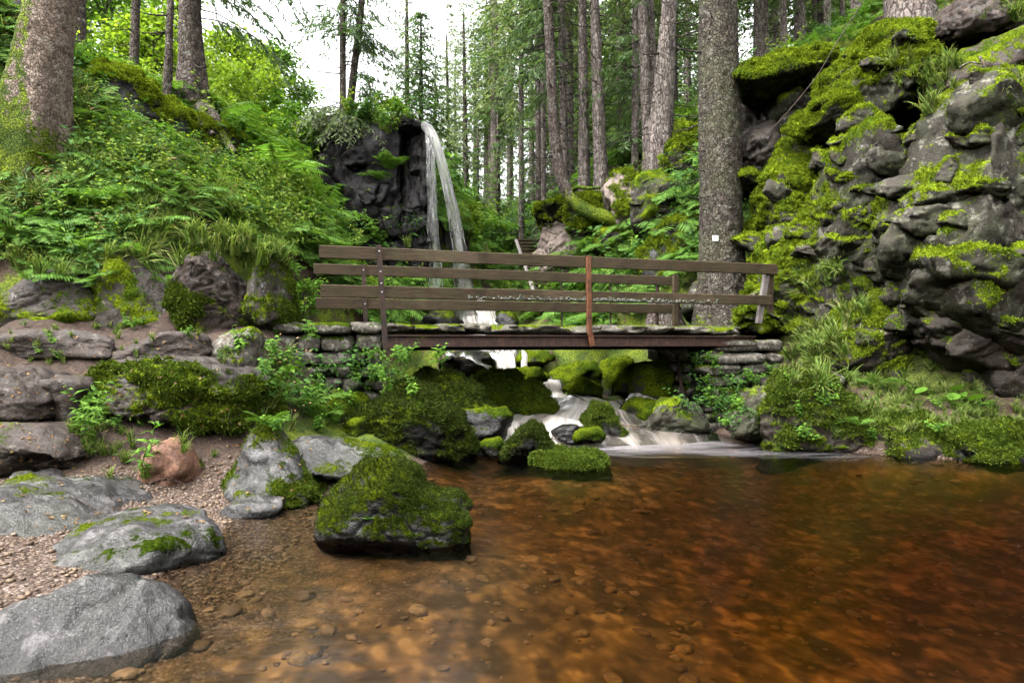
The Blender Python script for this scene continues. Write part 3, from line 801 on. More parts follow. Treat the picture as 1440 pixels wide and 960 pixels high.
blocks('r13', 12, .2, .6, 804, .4, 'cliff', .42)
blocks('r15', 20, .2, .55, 805, .3, 'slabrock', .18)
blocks('r14', 8, .18, .4, 806, .3, 'slabrock', .3)
blocks('r5', 6, .2, .45, 807, .1, 'cliff', .12)
blocks('r3', 8, .2, .5, 808, .0, 'slabrock', -.15)
blocks('r6', 6, .2, .5, 809, .3, 'cliff', .42)
blocks('c1', 16, .3, .9, 810, -.05, 'black', -.25, .9)
blocks('c2', 16, .15, .4, 811, .0, 'black', -.1, .45)
blocks('h2', 8, .2, .5, 812, .1, 'cliff', .1, .4)
# ------------------------------------------------------------------ bridge
def mat_wood(name, a, b, green=.25):
    t = NT(name)
    p = t.tc.outputs['Object']
    g = t.noise(t.mapping(p, (1.2, 22, 22)), 3.0, 6, .65, .4)
    n = t.noise(p, 5, 5, .6)
    f = t.noise(t.mapping(p, (6, 90, 90)), 2, 3, .7)
    c = t.ramp(g, [(.3, a), (.55, b), (.75, tuple(q * 1.7 for q in b))])
    c = t.mix(t.ramp(n, [(.40, 0), (.66, green * 2.6)]), c, (.055, .055, .018))
    c = t.mix(t.ramp(t.noise(p, 1.7, 5, .7), [(.5, 0), (.68, .7)]), c, tuple(q * .5 for q in a))
    rn = t.n("ShaderNodeObjectInfo").outputs['Random']
    c = t.mix(t.math('MULTIPLY', rn, .35), c, tuple(q * .6 for q in b))
    c = t.mix(t.ramp(t.noise(p, 70, 3, .7), [(.66, 0), (.74, .7)]), c, (.30, .28, .22))
    return t.done(t.principled(c, .7, t.bump(t.math('ADD', g, f), .8, .012), .25))
M['wood'] = mat_wood("wet_weathered_plank", (.022, .014, .008), (.085, .055, .031))
M['greywood'] = mat_wood("grey_weathered_wood", (.10, .085, .075), (.26, .225, .21), .05)

def mat_rust(name, a, b, c3):
    t = NT(name)
    p = t.tc.outputs['Object']
    n = t.noise(p, 7, 6, .7)
    n2 = t.noise(t.mapping(p, (9, 9, 1.5)), 3, 5, .6)
    n3 = t.noise(p, 60, 4, .7)
    c = t.ramp(n, [(.3, a), (.55, b), (.75, c3)])
    c = t.mix(t.ramp(n2, [(.4, 0), (.65, .7)]), c, a)
    c = t.mix(t.ramp(n3, [(.62, 0), (.74, .8)]), c, (.30, .13, .05))
    return t.done(t.principled(c, .6, t.bump(t.math('ADD', n, n3), .6, .01), .45))
M['rust'] = mat_rust("rusty_beam_steel", (.020, .010, .007), (.070, .031, .020), (.14, .062, .038))
M['orange_rust'] = mat_rust("orange_rust_steel", (.05, .018, .009), (.20, .068, .024), (.32, .13, .05))
M['dark_steel'] = mat_rust("dark_steel", (.014, .008, .006), (.055, .026, .016), (.13, .055, .03))
t = NT("bolt_steel")
M['bolt'] = t.done(t.principled((.45, .43, .41), .45, None, .5, Metallic=.7))
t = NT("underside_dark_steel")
M['under'] = t.done(t.principled((.008, .006, .005), .8, None, .2))  # flat near-black for the inner beam, cross beams and wall cores

D = np.array([7.05, 2.3, 0]); LEN = np.linalg.norm(D); D /= LEN
Pn = np.array([-D[1], D[0], 0])               # across the bridge, away from the camera
UP = np.array([0, 0, 1.])
NEAR0 = np.array([-2.6, 9.2, 0])
def bp(t, off, z):
    """point on the bridge: t along the near edge (0..1), off metres towards the far side, z height"""
    return NEAR0 + D * (t * LEN) + Pn * off + UP * z
FAR_OFF = 2.21
ang = math.atan2(D[1], D[0])
bridge = empty("footbridge", tuple(bp(.5, 1.1, 1.42)), ang)
tag(bridge, "old footbridge with stone slab deck, rusty beams and brown plank railings over the stream", "bridge")
binv = bridge.matrix_basis.inverted()
bo = np.array(bridge.location)
def part(name, mb, mat, parent=None, smooth=False, off=None):
    """part of the bridge, mesh coordinates in the bridge's own frame (x along, y across)"""
    v, f, uv = mb.arrays()
    v = v - bo
    v = np.stack([v @ D, v @ Pn, v[:, 2]], 1)
    c = (v.max(0) + v.min(0)) / 2
    o = link(name, mesh(name, v - c, f, mat, smooth), parent or bridge, tuple(c))
    return o

def plank(t0, t1, off, z0, z1, th, seed, dz=(0, 0)):
    g = np.random.default_rng(seed)
    a, b = bp(t0, off, (z0 + z1) / 2), bp(t1, off, (z0 + z1) / 2)
    L = np.linalg.norm(b - a)
    v, f = box((a + b) / 2, L / 2, th / 2, (z1 - z0) / 2, D, Pn, UP, 30, .008)
    s = ((v - a) @ D) / L
    q = np.stack([s * 5, np.full(len(s), seed), (v[:, 2] > (z0 + z1) / 2) * 3.3], 1)
    v[:, 2] += .008 * noise(q) + dz[0] * (1 - s) + dz[1] * s + .006 * noise(q * 4)
    v += Pn * (.010 * noise(q * 1.1 + 5))[:, None]
    mb = MB(); mb.add(v, f)
    return part("plank", mb, M['wood'])

plank(0, 1.0, -.01, 2.622, 2.792, .05, 1)
plank(.003, .985, -.01, 2.095, 2.262, .05, 2, (0, .012))
plank(0, .93, FAR_OFF, 2.615, 2.79, .05, 3, (0, -.02))
plank(.005, .93, FAR_OFF, 2.045, 2.225, .05, 4, (0, 0))

# beams: near and far rolled steel joists and the dark inner member
for off, nm in ((.04, "steel_beam"), (FAR_OFF - .04, "steel_beam")):
    mb = MB()
    t0, t1 = .115, .945
    a, b = bp(t0, off, 0), bp(t1, off, 0)
    L = np.linalg.norm(b - a)
    m_ = (a + b) / 2
    mb.add(*box(m_ + UP * 1.585, L / 2, .065, .009, D, Pn, UP, 8))
    mb.add(*box(m_ + UP * 1.435, L / 2, .065, .010, D, Pn, UP, 8))
    mb.add(*box(m_ + UP * 1.510, L / 2, .008, .064, D, Pn, UP, 8))
    part(nm, mb, M['rust'])
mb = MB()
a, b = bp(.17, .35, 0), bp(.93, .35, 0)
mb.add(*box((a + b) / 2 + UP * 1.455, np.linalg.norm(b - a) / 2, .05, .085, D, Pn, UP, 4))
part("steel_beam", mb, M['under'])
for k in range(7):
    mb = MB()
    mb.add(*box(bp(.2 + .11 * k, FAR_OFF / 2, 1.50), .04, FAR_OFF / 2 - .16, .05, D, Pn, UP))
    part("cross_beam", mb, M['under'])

def hewn(c, sx, sy, sz, seed, mat='masonry', parent=None, name="stone", moss=.0, ax=D, ay=Pn, sub=3, rough=.10, loc0=None):
    g = np.random.default_rng(seed)
    v, f, m = rock_arrays(sx, sy, sz, seed, sub, planes=4, pexp=9, hmin=.93, rough=.0, moss=moss, mthick=.0, sharp=24)
    q = v + np.asarray(c)
    n = vnormals(v, f)
    v = v + n * (rough * min(sx, sz) * fbm(q * 5, 3))[:, None]
    return v, f, m

def stone(parent, pc, sx, sy, sz, seed, moss=0., mat='masonry', frame_rot=0, sub=3, rough=.16):
    """hewn stone as a child; pc centre in the parent's frame, half sizes"""
    v, f, m = hewn(pc, sx, sy, sz, seed, moss=moss, sub=sub, rough=rough)
    o = link("stone", mesh("stone", v, f, M[mat], True, {"moss": m}), parent, tuple(pc), (0, 0, frame_rot))
    return o

# deck: stone slabs laid across the beams
g = np.random.default_rng(5)
x = .118
k = 0
while x < .885:
    w = g.uniform(.34, .50)
    wt_ = w / LEN
    c = bp(x + wt_ / 2, FAR_OFF / 2, 1.683 + g.uniform(-.006, .006))
    v = c - bo
    pc = np.array([v @ D, v @ Pn, v[2]])
    o = stone(bridge, pc, w / 2 + .004, FAR_OFF / 2 + .07 + g.uniform(0, .03), .080 + g.uniform(-.006, .006), 300 + k, moss=.06)
    o.name = "deck_slab"
    x += wt_
    k += 1

# posts
def post(t0, z0, t1, z1, off, w, d, mat, bolts=(), angle=True, name="railing_post"):
    a, b = bp(t0, off, z0), bp(t1, off, z1)
    ax = (b - a); L = np.linalg.norm(ax); ax /= L
    side = D - ax * (D @ ax); side /= np.linalg.norm(side)
    dep = np.cross(ax, side)
    mb = MB()
    if angle:
        mb.add(*box((a + b) / 2, L / 2, w / 2, .006, ax, side, dep, 6))
        mb.add(*box((a + b) / 2 + side * (w / 2 - .006) + dep * (d / 2 if dep @ Pn > 0 else -d / 2), L / 2, .006, d / 2, ax, side, dep, 6))
    else:
        mb.add(*box((a + b) / 2, L / 2, w / 2, d / 2, ax, side, dep, 8, .006))
    o = part(name, mb, M[mat])
    for zb in bolts:
        s = (zb - z0) / (z1 - z0)
        c = a + (b - a) * s - Pn * .008
        v, f, uv = tube([c + Pn * .006, c - Pn * .012, c - Pn * .014], [.012, .012, .001], 8)
        m2 = MB(); m2.add(v, f)
        vv, ff, _ = m2.arrays()
        vv = vv - bo
        vv = np.stack([vv @ D, vv @ Pn, vv[:, 2]], 1)
        cc = (vv.max(0) + vv.min(0)) / 2
        link("bolt", mesh("bolt", vv - cc, ff, M['bolt'], False), o, tuple(cc - np.array(o.location)))
    return o
post(.119, 1.40, .106, 2.83, -.055, .075, .05, 'dark_steel', (2.74, 2.46, 2.30, 2.18))
p2 = post(.533, 1.60, .531, 2.80, -.055, .072, .06, 'orange_rust', (2.70, 2.18), False)
tag(p2, "bright orange rusty post in the middle of the near railing")
p3 = post(.541, 1.43, .533, 1.70, -.045, .085, .05, 'orange_rust', (), False, "post_bracket")
p4 = post(.957, 1.80, .979, 2.64, .05, .10, .07, 'greywood', (), False)
tag(p4, "slanting grey wooden post at the right end of the railing")
post(.995, 1.98, .995, 2.62, .10, .09, .07, 'wood', (), False)
post(.115, 1.60, .108, 2.80, FAR_OFF - .06, .07, .05, 'dark_steel', (2.70, 2.13))
post(.915, 1.76, .915, 2.80, FAR_OFF - .07, .10, .08, 'wood', (), False)
post(.87, 1.60, .872, 2.78, FAR_OFF + .05, .06, .05, 'dark_steel', (), False)
for tt in (.60, .735):
    post(tt, 1.60, tt, 2.62, FAR_OFF + .05, .03, .03, 'dark_steel', (), False)
# lichen crust along the lower edge of the near lower plank
g = np.random.default_rng(9)
mb = MB()
iv, if_ = ico(2)
for k in range(420):
    s = np.clip(g.normal(.56, .14), .28, .84)
    r = g.uniform(.006, .02)
    c = bp(s, -.036, 2.112 + abs(g.normal(0, .022)) + .012 * s)
    mb.add(iv * (1 + .3 * g.normal(size=(len(iv), 1))) * r * np.array([1.2, .6, .8]) + c, if_)
t = NT("pale_lichen")
p = t.tc.outputs['Object']
M['lichen'] = t.done(t.principled(t.ramp(t.noise(p, 40, 3), [(.35, (.03, .035, .025)), (.6, (.20, .21, .17))]), .95, None, .1))
o = part("lichen_crust", mb, M['lichen'], None, True)
tag(o, kind='stuff')

# ------------------------------------------------------------------ dry stone walls at both ends
def wall(name, label, a, b, courses, thick, seed, mat='masonry', moss=0.):
    """a, b: bottom line of the front face (x, y); courses: list of (z0, z1, mean stone length, setback)"""
    a, b = np.array(a, float), np.array(b, float)
    L = np.linalg.norm(b - a)
    d = (b - a) / L
    rz = math.atan2(d[1], d[0])
    z00 = courses[0][0]
    root = empty(name, (*a, z00), rz)
    tag(root, label, "stone wall")
    g = np.random.default_rng(seed)
    for (z0, z1, ml, sb, s0, s1) in courses:
        x = s0
        while x < s1 - .08:
            w = min(ml * g.uniform(.6, 1.5), s1 - x)
            if s1 - (x + w) < .12:
                w = s1 - x
            hz = (z1 - z0) / 2
            stone(root, (x + w / 2, thick / 2 + sb + g.uniform(-.02, .03), (z0 + z1) / 2 - z00 + g.uniform(-.008, .008)), w / 2 + .003, thick / 2, hz + .003, int(g.integers(1e6)), moss=moss + g.uniform(-.35, .3), mat=mat)
            x += w
    # near-black core box behind the face
    mb = MB()
    s0 = min(c[4] for c in courses) + .1; s1 = max(c[5] for c in courses) - .1
    zt = max(c[1] for c in courses) - .06
    mb.add(*box(((s0 + s1) / 2, thick * .8 + .05, (zt - z00) / 2), (s1 - s0) / 2, thick * .5, (zt - z00) / 2))
    link("wall_core", mb.mesh("wall_core", M['under'], False), root)
    return root
A0, A1 = bp(-.19, .0, 0)[:2], bp(.118, .0, 0)[:2]
wl = np.linalg.norm(A1 - A0)
wall("abutment_wall", "rough mossy stone wall carrying the left end of the bridge", A0, A1,
     [(.55, .80, .40, .05, .2, wl), (.80, 1.0, .35, .04, .15, wl), (1.0, 1.17, .40, .03, .1, wl), (1.17, 1.36, .30, .03, .05, wl), (1.36, 1.60, .42, .0, 0, wl), (1.60, 1.765, .45, -.03, 0, wl - .01)], .5, 31)
B0, B1 = at(1000, 500, 11.15)[:2], at(1100, 500, 11.45)[:2]
wl2 = np.linalg.norm(np.array(B1) - np.array(B0))
wall("abutment_wall", "wall of long flat pale stones under the right end of the bridge", B0, B1,
     [(.0, .16, .4, .05, 0, wl2), (.16, .32, .5, .05, 0, wl2), (.32, .52, .6, .03, 0, wl2), (.52, .74, .7, .02, 0, wl2), (.74, .94, .5, .02, 0, wl2), (.94, 1.13, .6, .0, -.15, wl2), (1.13, 1.32, .9, -.03, -.1, wl2 + .05), (1.32, 1.52, .7, .0, .1, wl2 + .05)], .5, 32)
C0, C1 = at(905, 560, 12.9)[:2], at(1000, 560, 11.2)[:2]
wl3 = np.linalg.norm(np.array(C1) - np.array(C0))
wall("abutment_wall", "shaded mossy stone wall facing the stream under the right bridge end", C0, C1,
     [(-.1, .14, .32, .0, 0, wl3), (.14, .32, .26, .0, 0, wl3), (.32, .56, .34, .02, 0, wl3), (.56, .74, .24, .02, 0, wl3), (.74, .95, .3, .02, 0, wl3), (.95, 1.12, .26, .03, 0, wl3), (1.12, 1.40, .36, .04, .0, wl3)], .45, 33, moss=.12)
# prop leaning under the bridge
mb = MB()
v, f, uv = tube([at(952, 497, 12.2), at(955, 525, 11.9), at(962, 562, 11.5)], .03, 8)
mb.add(v, f)
o = link("support_strut", mb.mesh("support_strut", M['dark_steel']))
tag(o, "thin rusty strut leaning against the shaded wall under the bridge", "strut")

# ------------------------------------------------------------------ wooden steps far behind
st = empty("wooden_steps", at(765, 412, 21.6))
tag(st, "narrow flight of dark wooden steps climbing beside the pinkish rock", "steps")
s0 = np.array(at(772, 412, 20.3)); s1 = np.array(at(743, 338, 24.5))
dd = s1 - s0
hor = np.array([dd[0], dd[1], 0]); hor /= np.linalg.norm(hor)
sd = np.array([hor[1], -hor[0], 0])
for k in range(15):
    mb = MB()
    mb.add(*box(s0 + dd * k / 14 - np.array(st.location), .40, .16, .03, sd, hor, UP))
    link("tread", mb.mesh("tread", M['wood'], False), st)
for s in (-1,):
    mb = MB()
    v, f, uv = tube([s0 + sd * s * .43 - np.array(st.location), s1 + sd * s * .43 - np.array(st.location)], .07, 4)
    mb.add(v, f)
    link("stringer", mb.mesh("stringer", M['greywood'], False), st)
# ------------------------------------------------------------------ pool
wx = np.arange(-8, 12.01, .12)
wy = np.concatenate([np.arange(-12, 1.5, .5), np.arange(1.5, 11.21, .08)])
WX, WY = np.meshgrid(wx, wy)
q = np.stack([WX.ravel(), WY.ravel(), np.zeros(WX.size)], 1)
WZ = .006 * fbm(q * (1.1, 1.8, 1), 3)
tv = np.stack([WX.ravel(), WY.ravel(), WZ], 1)
nx2, ny2 = len(wx), len(wy)
ii = (np.arange(ny2 - 1)[:, None] * nx2 + np.arange(nx2 - 1)[None, :]).ravel()
tf = np.stack([ii, ii + 1, ii + nx2 + 1, ii + nx2], 1)
n0 = len(tv)
bv = tv.copy(); bv[:, 2] = -1.7
bf = tf[:, ::-1] + n0
def _rim(idx):
    idx = np.asarray(idx)
    return np.stack([idx[1:], idx[:-1], idx[:-1] + n0, idx[1:] + n0], 1)
r0 = np.arange(nx2)
rims = np.concatenate([_rim(r0)[:, ::1], _rim((ny2 - 1) * nx2 + r0[::-1]), _rim((np.arange(ny2) * nx2)[::-1]), _rim(np.arange(ny2) * nx2 + nx2 - 1)])
pv = np.concatenate([tv, bv])
pf = np.concatenate([tf, bf, rims])
# foam: silky run-out where the stream enters, thin drift across to the right
X_, Y_ = pv[:, 0], pv[:, 1]
dcen = np.hypot((X_ - 1.25) / 2.3, (Y_ - 10.3) / 1.25)
fo = np.clip(1.15 - dcen * .75, 0, 1)
drift = np.exp(-((Y_ - (9.6 - .22 * (X_ - 1.5))) / .55) ** 2) * sstep(.5, 2, X_) * sstep(7, 2.5, X_)
fo = np.clip(np.maximum(.95 * fo, .55 * drift), 0, 1) * (pv[:, 2] > -.5)
t = NT("brown_pool_water")
p = t.tc.outputs['Object']
geo = t.n("ShaderNodeNewGeometry")
rip = t.noise(t.mapping(p, (1.0, 2.4, 1), (0, 0, R(-14))), 2.2, 4, .6, .6)
rip2 = t.noise(t.mapping(p, (3, 9, 1), (0, 0, R(-25))), 2.5, 3, .6)
nb = t.bump(t.math('ADD', rip, t.math('MULTIPLY', rip2, .35)), .10, .06)
gl = t.n("ShaderNodeBsdfGlossy")
gl.inputs['Roughness'].default_value = .2
gl.inputs['Color'].default_value = (1, 1, 1, 1)
t.set(gl.inputs['Normal'], nb)
tr = t.n("ShaderNodeBsdfTransparent")
tr.inputs['Color'].default_value = (.96, .90, .80, 1)
fr = t.n("ShaderNodeFresnel")
fr.inputs['IOR'].default_value = 1.33
t.set(fr.inputs['Normal'], nb)
mx = t.n("ShaderNodeMixShader")
t.set(mx.inputs[0], fr.outputs[0])
t.set(mx.inputs[1], tr.outputs[0])
t.set(mx.inputs[2], gl.outputs[0])
streak = t.noise(t.mapping(p, (1.1, 5.5, 1), (0, 0, R(-10))), 1.6, 5, .6, .5)
speck = t.voro(p, 26, 'F1', 0)
spmask = t.noise(p, 1.1, 3, .6)
ff = t.math('MULTIPLY', t.ramp(t.math('ADD', t.math('MULTIPLY', t.attr("foam"), 1.0), t.math('MULTIPLY', t.math('SUBTRACT', streak, .5), .9)), [(.22, 0), (1.0, .6)]), t.math('GREATER_THAN', t.attr("foam"), .01))
sp = t.math('MULTIPLY', t.ramp(speck, [(.06, .4), (.13, 0)]), t.ramp(spmask, [(.53, 0), (.66, 1)]))
ff = t.math('MAXIMUM', ff, sp)
df = t.n("ShaderNodeBsdfDiffuse")
df.inputs['Color'].default_value = (.46, .425, .435, 1)
mx2 = t.n("ShaderNodeMixShader")
t.set(mx2.inputs[0], ff)
t.set(mx2.inputs[1], mx.outputs[0])
t.set(mx2.inputs[2], df.outputs[0])
va = t.n("ShaderNodeVolumeAbsorption")
va.inputs['Color'].default_value = (.83, .675, .33, 1)
va.inputs['Density'].default_value = 2.7
M['pool'] = t.done(mx2.outputs[0], va.outputs[0])
pool = link("water", mesh("water", pv, pf, M['pool'], True, {"foam": fo}))
tag(pool, kind='structure')

# ------------------------------------------------------------------ white water
def mat_white(name, col, lo, hi, sx, sy, tcol=(.75, .62, .45, 1), con=2.6):
    t = NT(name)
    uv = t.tc.outputs['UV']
    n = t.noise(t.mapping(uv, (sx, sy, 1)), 1.0, 5, .6, .5)
    n2 = t.noise(t.mapping(uv, (sx * 3.1, sy * .8, 1)), 1.0, 3, .6, .2)
    a = t.math('ADD', t.attr("foam"), t.math('MULTIPLY', t.math('SUBTRACT', t.math('ADD', t.math('MULTIPLY', n, .6), t.math('MULTIPLY', n2, .4)), .5), con))
    a = t.ramp(a, [(lo, 0), (hi, 1)])
    d = t.n("ShaderNodeBsdfDiffuse"); t.set(d.inputs[0], t.mix(t.ramp(n2, [(.38, 0), (.62, 1)]), (col[0] * .62, col[1] * .57, col[2] * .52), col))
    tl = t.n("ShaderNodeBsdfTranslucent"); t.set(tl.inputs[0], col)
    m1 = t.n("ShaderNodeMixShader"); m1.inputs[0].default_value = .35
    t.set(m1.inputs[1], d.outputs[0]); t.set(m1.inputs[2], tl.outputs[0])
    tr = t.n("ShaderNodeBsdfTransparent")
    tr.inputs[0].default_value = tcol
    g = t.n("ShaderNodeBsdfGlossy"); g.inputs['Roughness'].default_value = .25
    fr = t.n("ShaderNodeFresnel"); fr.inputs[0].default_value = 1.33
    m0 = t.n("ShaderNodeMixShader")
    t.set(m0.inputs[0], fr.outputs[0]); t.set(m0.inputs[1], tr.outputs[0]); t.set(m0.inputs[2], g.outputs[0])
    m2 = t.n("ShaderNodeMixShader")
    t.set(m2.inputs[0], a); t.set(m2.inputs[1], m0.outputs[0]); t.set(m2.inputs[2], m1.outputs[0])
    return t.done(m2.outputs[0])
M['cascade'] = mat_white("silky_white_water", (.82, .77, .71), .25, 1.1, 4.5, 2.2)

def stream_sheet(pts, n, m, foam_fn, seed, bow=.03):
    P = resample(np.asarray(pts, float), n)
    c, hw = P[:, :3], P[:, 3]
    tan = np.gradient(c[:, :2], axis=0)
    tan /= np.linalg.norm(tan, axis=1)[:, None] + 1e-9
    side = np.stack([-tan[:, 1], tan[:, 0], np.zeros(n)], 1)
    u = np.linspace(-1, 1, m)
    v = c[:, None, :] + side[:, None, :] * (hw[:, None] * u[None, :])[:, :, None]
    qq = v.reshape(-1, 3)
    lift = .10 * fbm(qq * (2.2, 2.2, .5) + seed, 3) * np.repeat(np.clip((c[:, 2] - .02) * 5, .02, 1), m)
    qq = qq.copy()
    qq[:, 2] += lift + np.tile(bow * (1 - u ** 2), n)
    d = np.concatenate([[0], np.cumsum(np.linalg.norm(np.diff(c, axis=0), axis=1))])
    uv = np.stack([np.tile(u * .5 + .5, n), np.repeat(d * .12, m)], 1)
    i = (np.arange(n - 1)[:, None] * m + np.arange(m - 1)[None, :]).ravel()
    f = np.stack([i, i + 1, i + m + 1, i + m], 1)
    slope = np.clip(-np.gradient(c[:, 2]) / (np.linalg.norm(np.gradient(c[:, :2], axis=0), axis=1) + 1e-6), 0, 2)
    foam = foam_fn(np.repeat(slope, m), np.tile(u, n), np.repeat(np.linspace(0, 1, n), m))
    return qq, f, uv, foam
qq, f, uv, fo = stream_sheet(STREAM, 220, 26, lambda s, u, k: np.clip(.56 + .5 * s - .25 * np.abs(u) ** 4, 0, 1) * sstep(1.0, .93, k) * sstep(1.0, .85, np.abs(u)), 3)
o = link("stream_water", mesh("stream_water", qq, f, M['cascade'], True, {"foam": fo}, uv))
tag(o, kind='structure')

# side threads of the cascade
def thread(pts, hw, label, foam=.8):
    P = [(*q, h) for q, h in zip(pts, hw)]
    qq, f, uv, fo = stream_sheet(P, 40, 7, lambda s, u, k: np.full(len(s), foam) - .3 * np.abs(u) ** 2, 8)
    o = link("cascade_thread", mesh("cascade_thread", qq, f, M['cascade'], True, {"foam": fo}, uv))
    tag(o, label, "cascade")
thread([at(736, 494, 14.3), at(738, 500, 14.0), at(737, 520, 13.75), at(742, 532, 13.5)], [.05, .06, .07, .12], "thin second thread of the cascade right of the main fall")
thread([at(630, 498, 14.2), at(655, 504, 13.9), at(690, 518, 13.6), at(712, 532, 13.5)], [.10, .14, .16, .2], "pale sheet sliding over the flat wet slab", .3)
thread([at(905, 556, 11.8), at(892, 572, 11.5), at(880, 600, 11.0), at(878, 612, 10.6)], [.25, .25, .22, .3], "white tongue of water right of the mid-stream boulder", .7)
thread([at(680, 425, 19.4), at(682, 433, 19.0), at(686, 448, 18.7), at(690, 462, 18.3)], [.3, .28, .26, .3], "small white step of the stream seen under the lowest plank", .9)

# waterfall: arching main jet and the veil trickling down the rock
wf = empty("waterfall", at(600, 178, 19.8))
tag(wf, "tall thin waterfall arching off the dark cliff", "waterfall")
L0 = np.array(wf.location)
M['fall'] = mat_white("falling_white_water", (.86, .85, .85), .05, 1.15, 3, 2.0, (.97, .97, .97, 1), 1.1)
def fall(pts, r, name, foam, n=70, seg=14, flat=.5):
    P = resample(np.asarray(pts, float), n)
    rr = np.interp(np.linspace(0, 1, n), np.linspace(0, 1, len(r)), r)
    v, f, uv = tube(P, rr, seg)
    c = np.repeat(P, seg, axis=0)
    v[:, 1] = c[:, 1] + (v[:, 1] - c[:, 1]) * flat
    s = np.repeat(np.linspace(0, 1, n), seg)
    th = np.tile(np.linspace(0, 2 * PI, seg, endpoint=False), n)
    v += .04 * np.stack([noise(np.stack([s * 9, np.cos(th), np.sin(th)], 1) + k) for k in range(3)], 1)
    fo = np.interp(s, np.linspace(0, 1, len(foam)), foam)
    uvv = np.stack([.5 + .5 * np.cos(th), s * 4], 1)
    o = link(name, mesh(name, v - L0, f, M['fall'], True, {"foam": fo}, uvv), wf)
    return o
fall([at(592, 178, 20.2), at(600, 179, 19.6), at(611, 196, 19.3), at(621, 228, 19.1), at(631, 268, 19.0), at(640, 310, 18.95), at(647, 360, 18.9), at(653, 410, 18.9), at(657, 455, 18.9)], [.10, .13, .13, .13, .15, .18, .22, .28, .36], "main_jet", [.62, .52, .44, .38, .32, .27, .23, .20, .17])
fall([at(600, 186, 19.5), at(602, 206, 19.25), at(604, 250, 19.1), at(605, 300, 19.05), at(606, 340, 19.0)], [.05, .05, .07, .09, .12], "veil", [.45, .32, .26, .22, .15])
fall([at(604, 190, 19.5), at(608, 210, 19.2), at(610, 260, 19.05), at(611, 320, 18.95), at(613, 380, 18.9), at(614, 440, 18.8)], [.05, .05, .08, .12, .18, .22], "veil", [.4, .30, .24, .2, .17, .14])
# ------------------------------------------------------------------ foliage materials
def mat_leaf(name, cols, transl=.35, rough=.5, spec=.3):
    t = NT(name)
    rn = t.n("ShaderNodeNewGeometry").outputs['Random Per Island']
    oi = t.n("ShaderNodeObjectInfo").outputs['Random']
    f = t.math('ADD', t.math('MULTIPLY', rn, .8), t.math('MULTIPLY', oi, .2))
    c = t.ramp(f, [(i / (len(cols) - 1), q) for i, q in enumerate(cols)])
    pr = t.principled(c, rough, None, spec)
    tl = t.n("ShaderNodeBsdfTranslucent")
    t.set(tl.inputs[0], t.mix(1.0, c, (1.25, 1.3, .7), 'MULTIPLY'))
    m = t.n("ShaderNodeMixShader")
    m.inputs[0].default_value = transl
    t.set(m.inputs[1], pr)
    t.set(m.inputs[2], tl.outputs[0])
    return t.done(m.outputs[0])
M['needle'] = mat_leaf("spruce_needles", [(0.056, 0.105, 0.037), (0.104, 0.179, 0.064), (0.160, 0.244, 0.085)], .5)
M['needle_light'] = mat_leaf("young_spruce_needles", [(0.064, 0.122, 0.036), (0.115, 0.187, 0.055), (0.172, 0.245, 0.071)], .5)
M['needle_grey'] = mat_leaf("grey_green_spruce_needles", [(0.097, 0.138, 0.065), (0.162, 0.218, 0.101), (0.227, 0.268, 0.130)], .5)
M['leaf'] = mat_leaf("fresh_leaves", [(0.048, 0.120, 0.014), (0.102, 0.216, 0.024), (0.168, 0.312, 0.038)], .42, .6, .15)
M['leaf_dark'] = mat_leaf("dark_leaves", [(0.025, 0.073, 0.013), (0.053, 0.131, 0.022), (0.094, 0.200, 0.035)], .35, .6, .15)
M['leaf_yellow'] = mat_leaf("yellow_green_leaves", [(0.106, 0.188, 0.019), (0.188, 0.300, 0.027), (0.288, 0.375, 0.044)], .5, .5)
M['fern'] = mat_leaf("fern_green", [(0.064, 0.148, 0.020), (0.110, 0.225, 0.034), (0.167, 0.297, 0.046)], .42, .6, .15)
M['grass'] = mat_leaf("long_grass", [(0.048, 0.102, 0.014), (0.090, 0.168, 0.026), (0.180, 0.252, 0.048), (0.288, 0.276, 0.108)], .4, .6, .15)
M['mosstuft'] = mat_leaf("moss_tufts", [(.055, .085, .006), (.15, .215, .010), (.29, .37, .022)], .3, .8, .1)
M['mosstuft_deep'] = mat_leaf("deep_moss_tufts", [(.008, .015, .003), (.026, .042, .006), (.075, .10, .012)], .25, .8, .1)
M['mosstuft_dark'] = mat_leaf("dark_moss_tufts", [(.018, .032, .005), (.055, .090, .009), (.13, .18, .016)], .3, .8, .1)

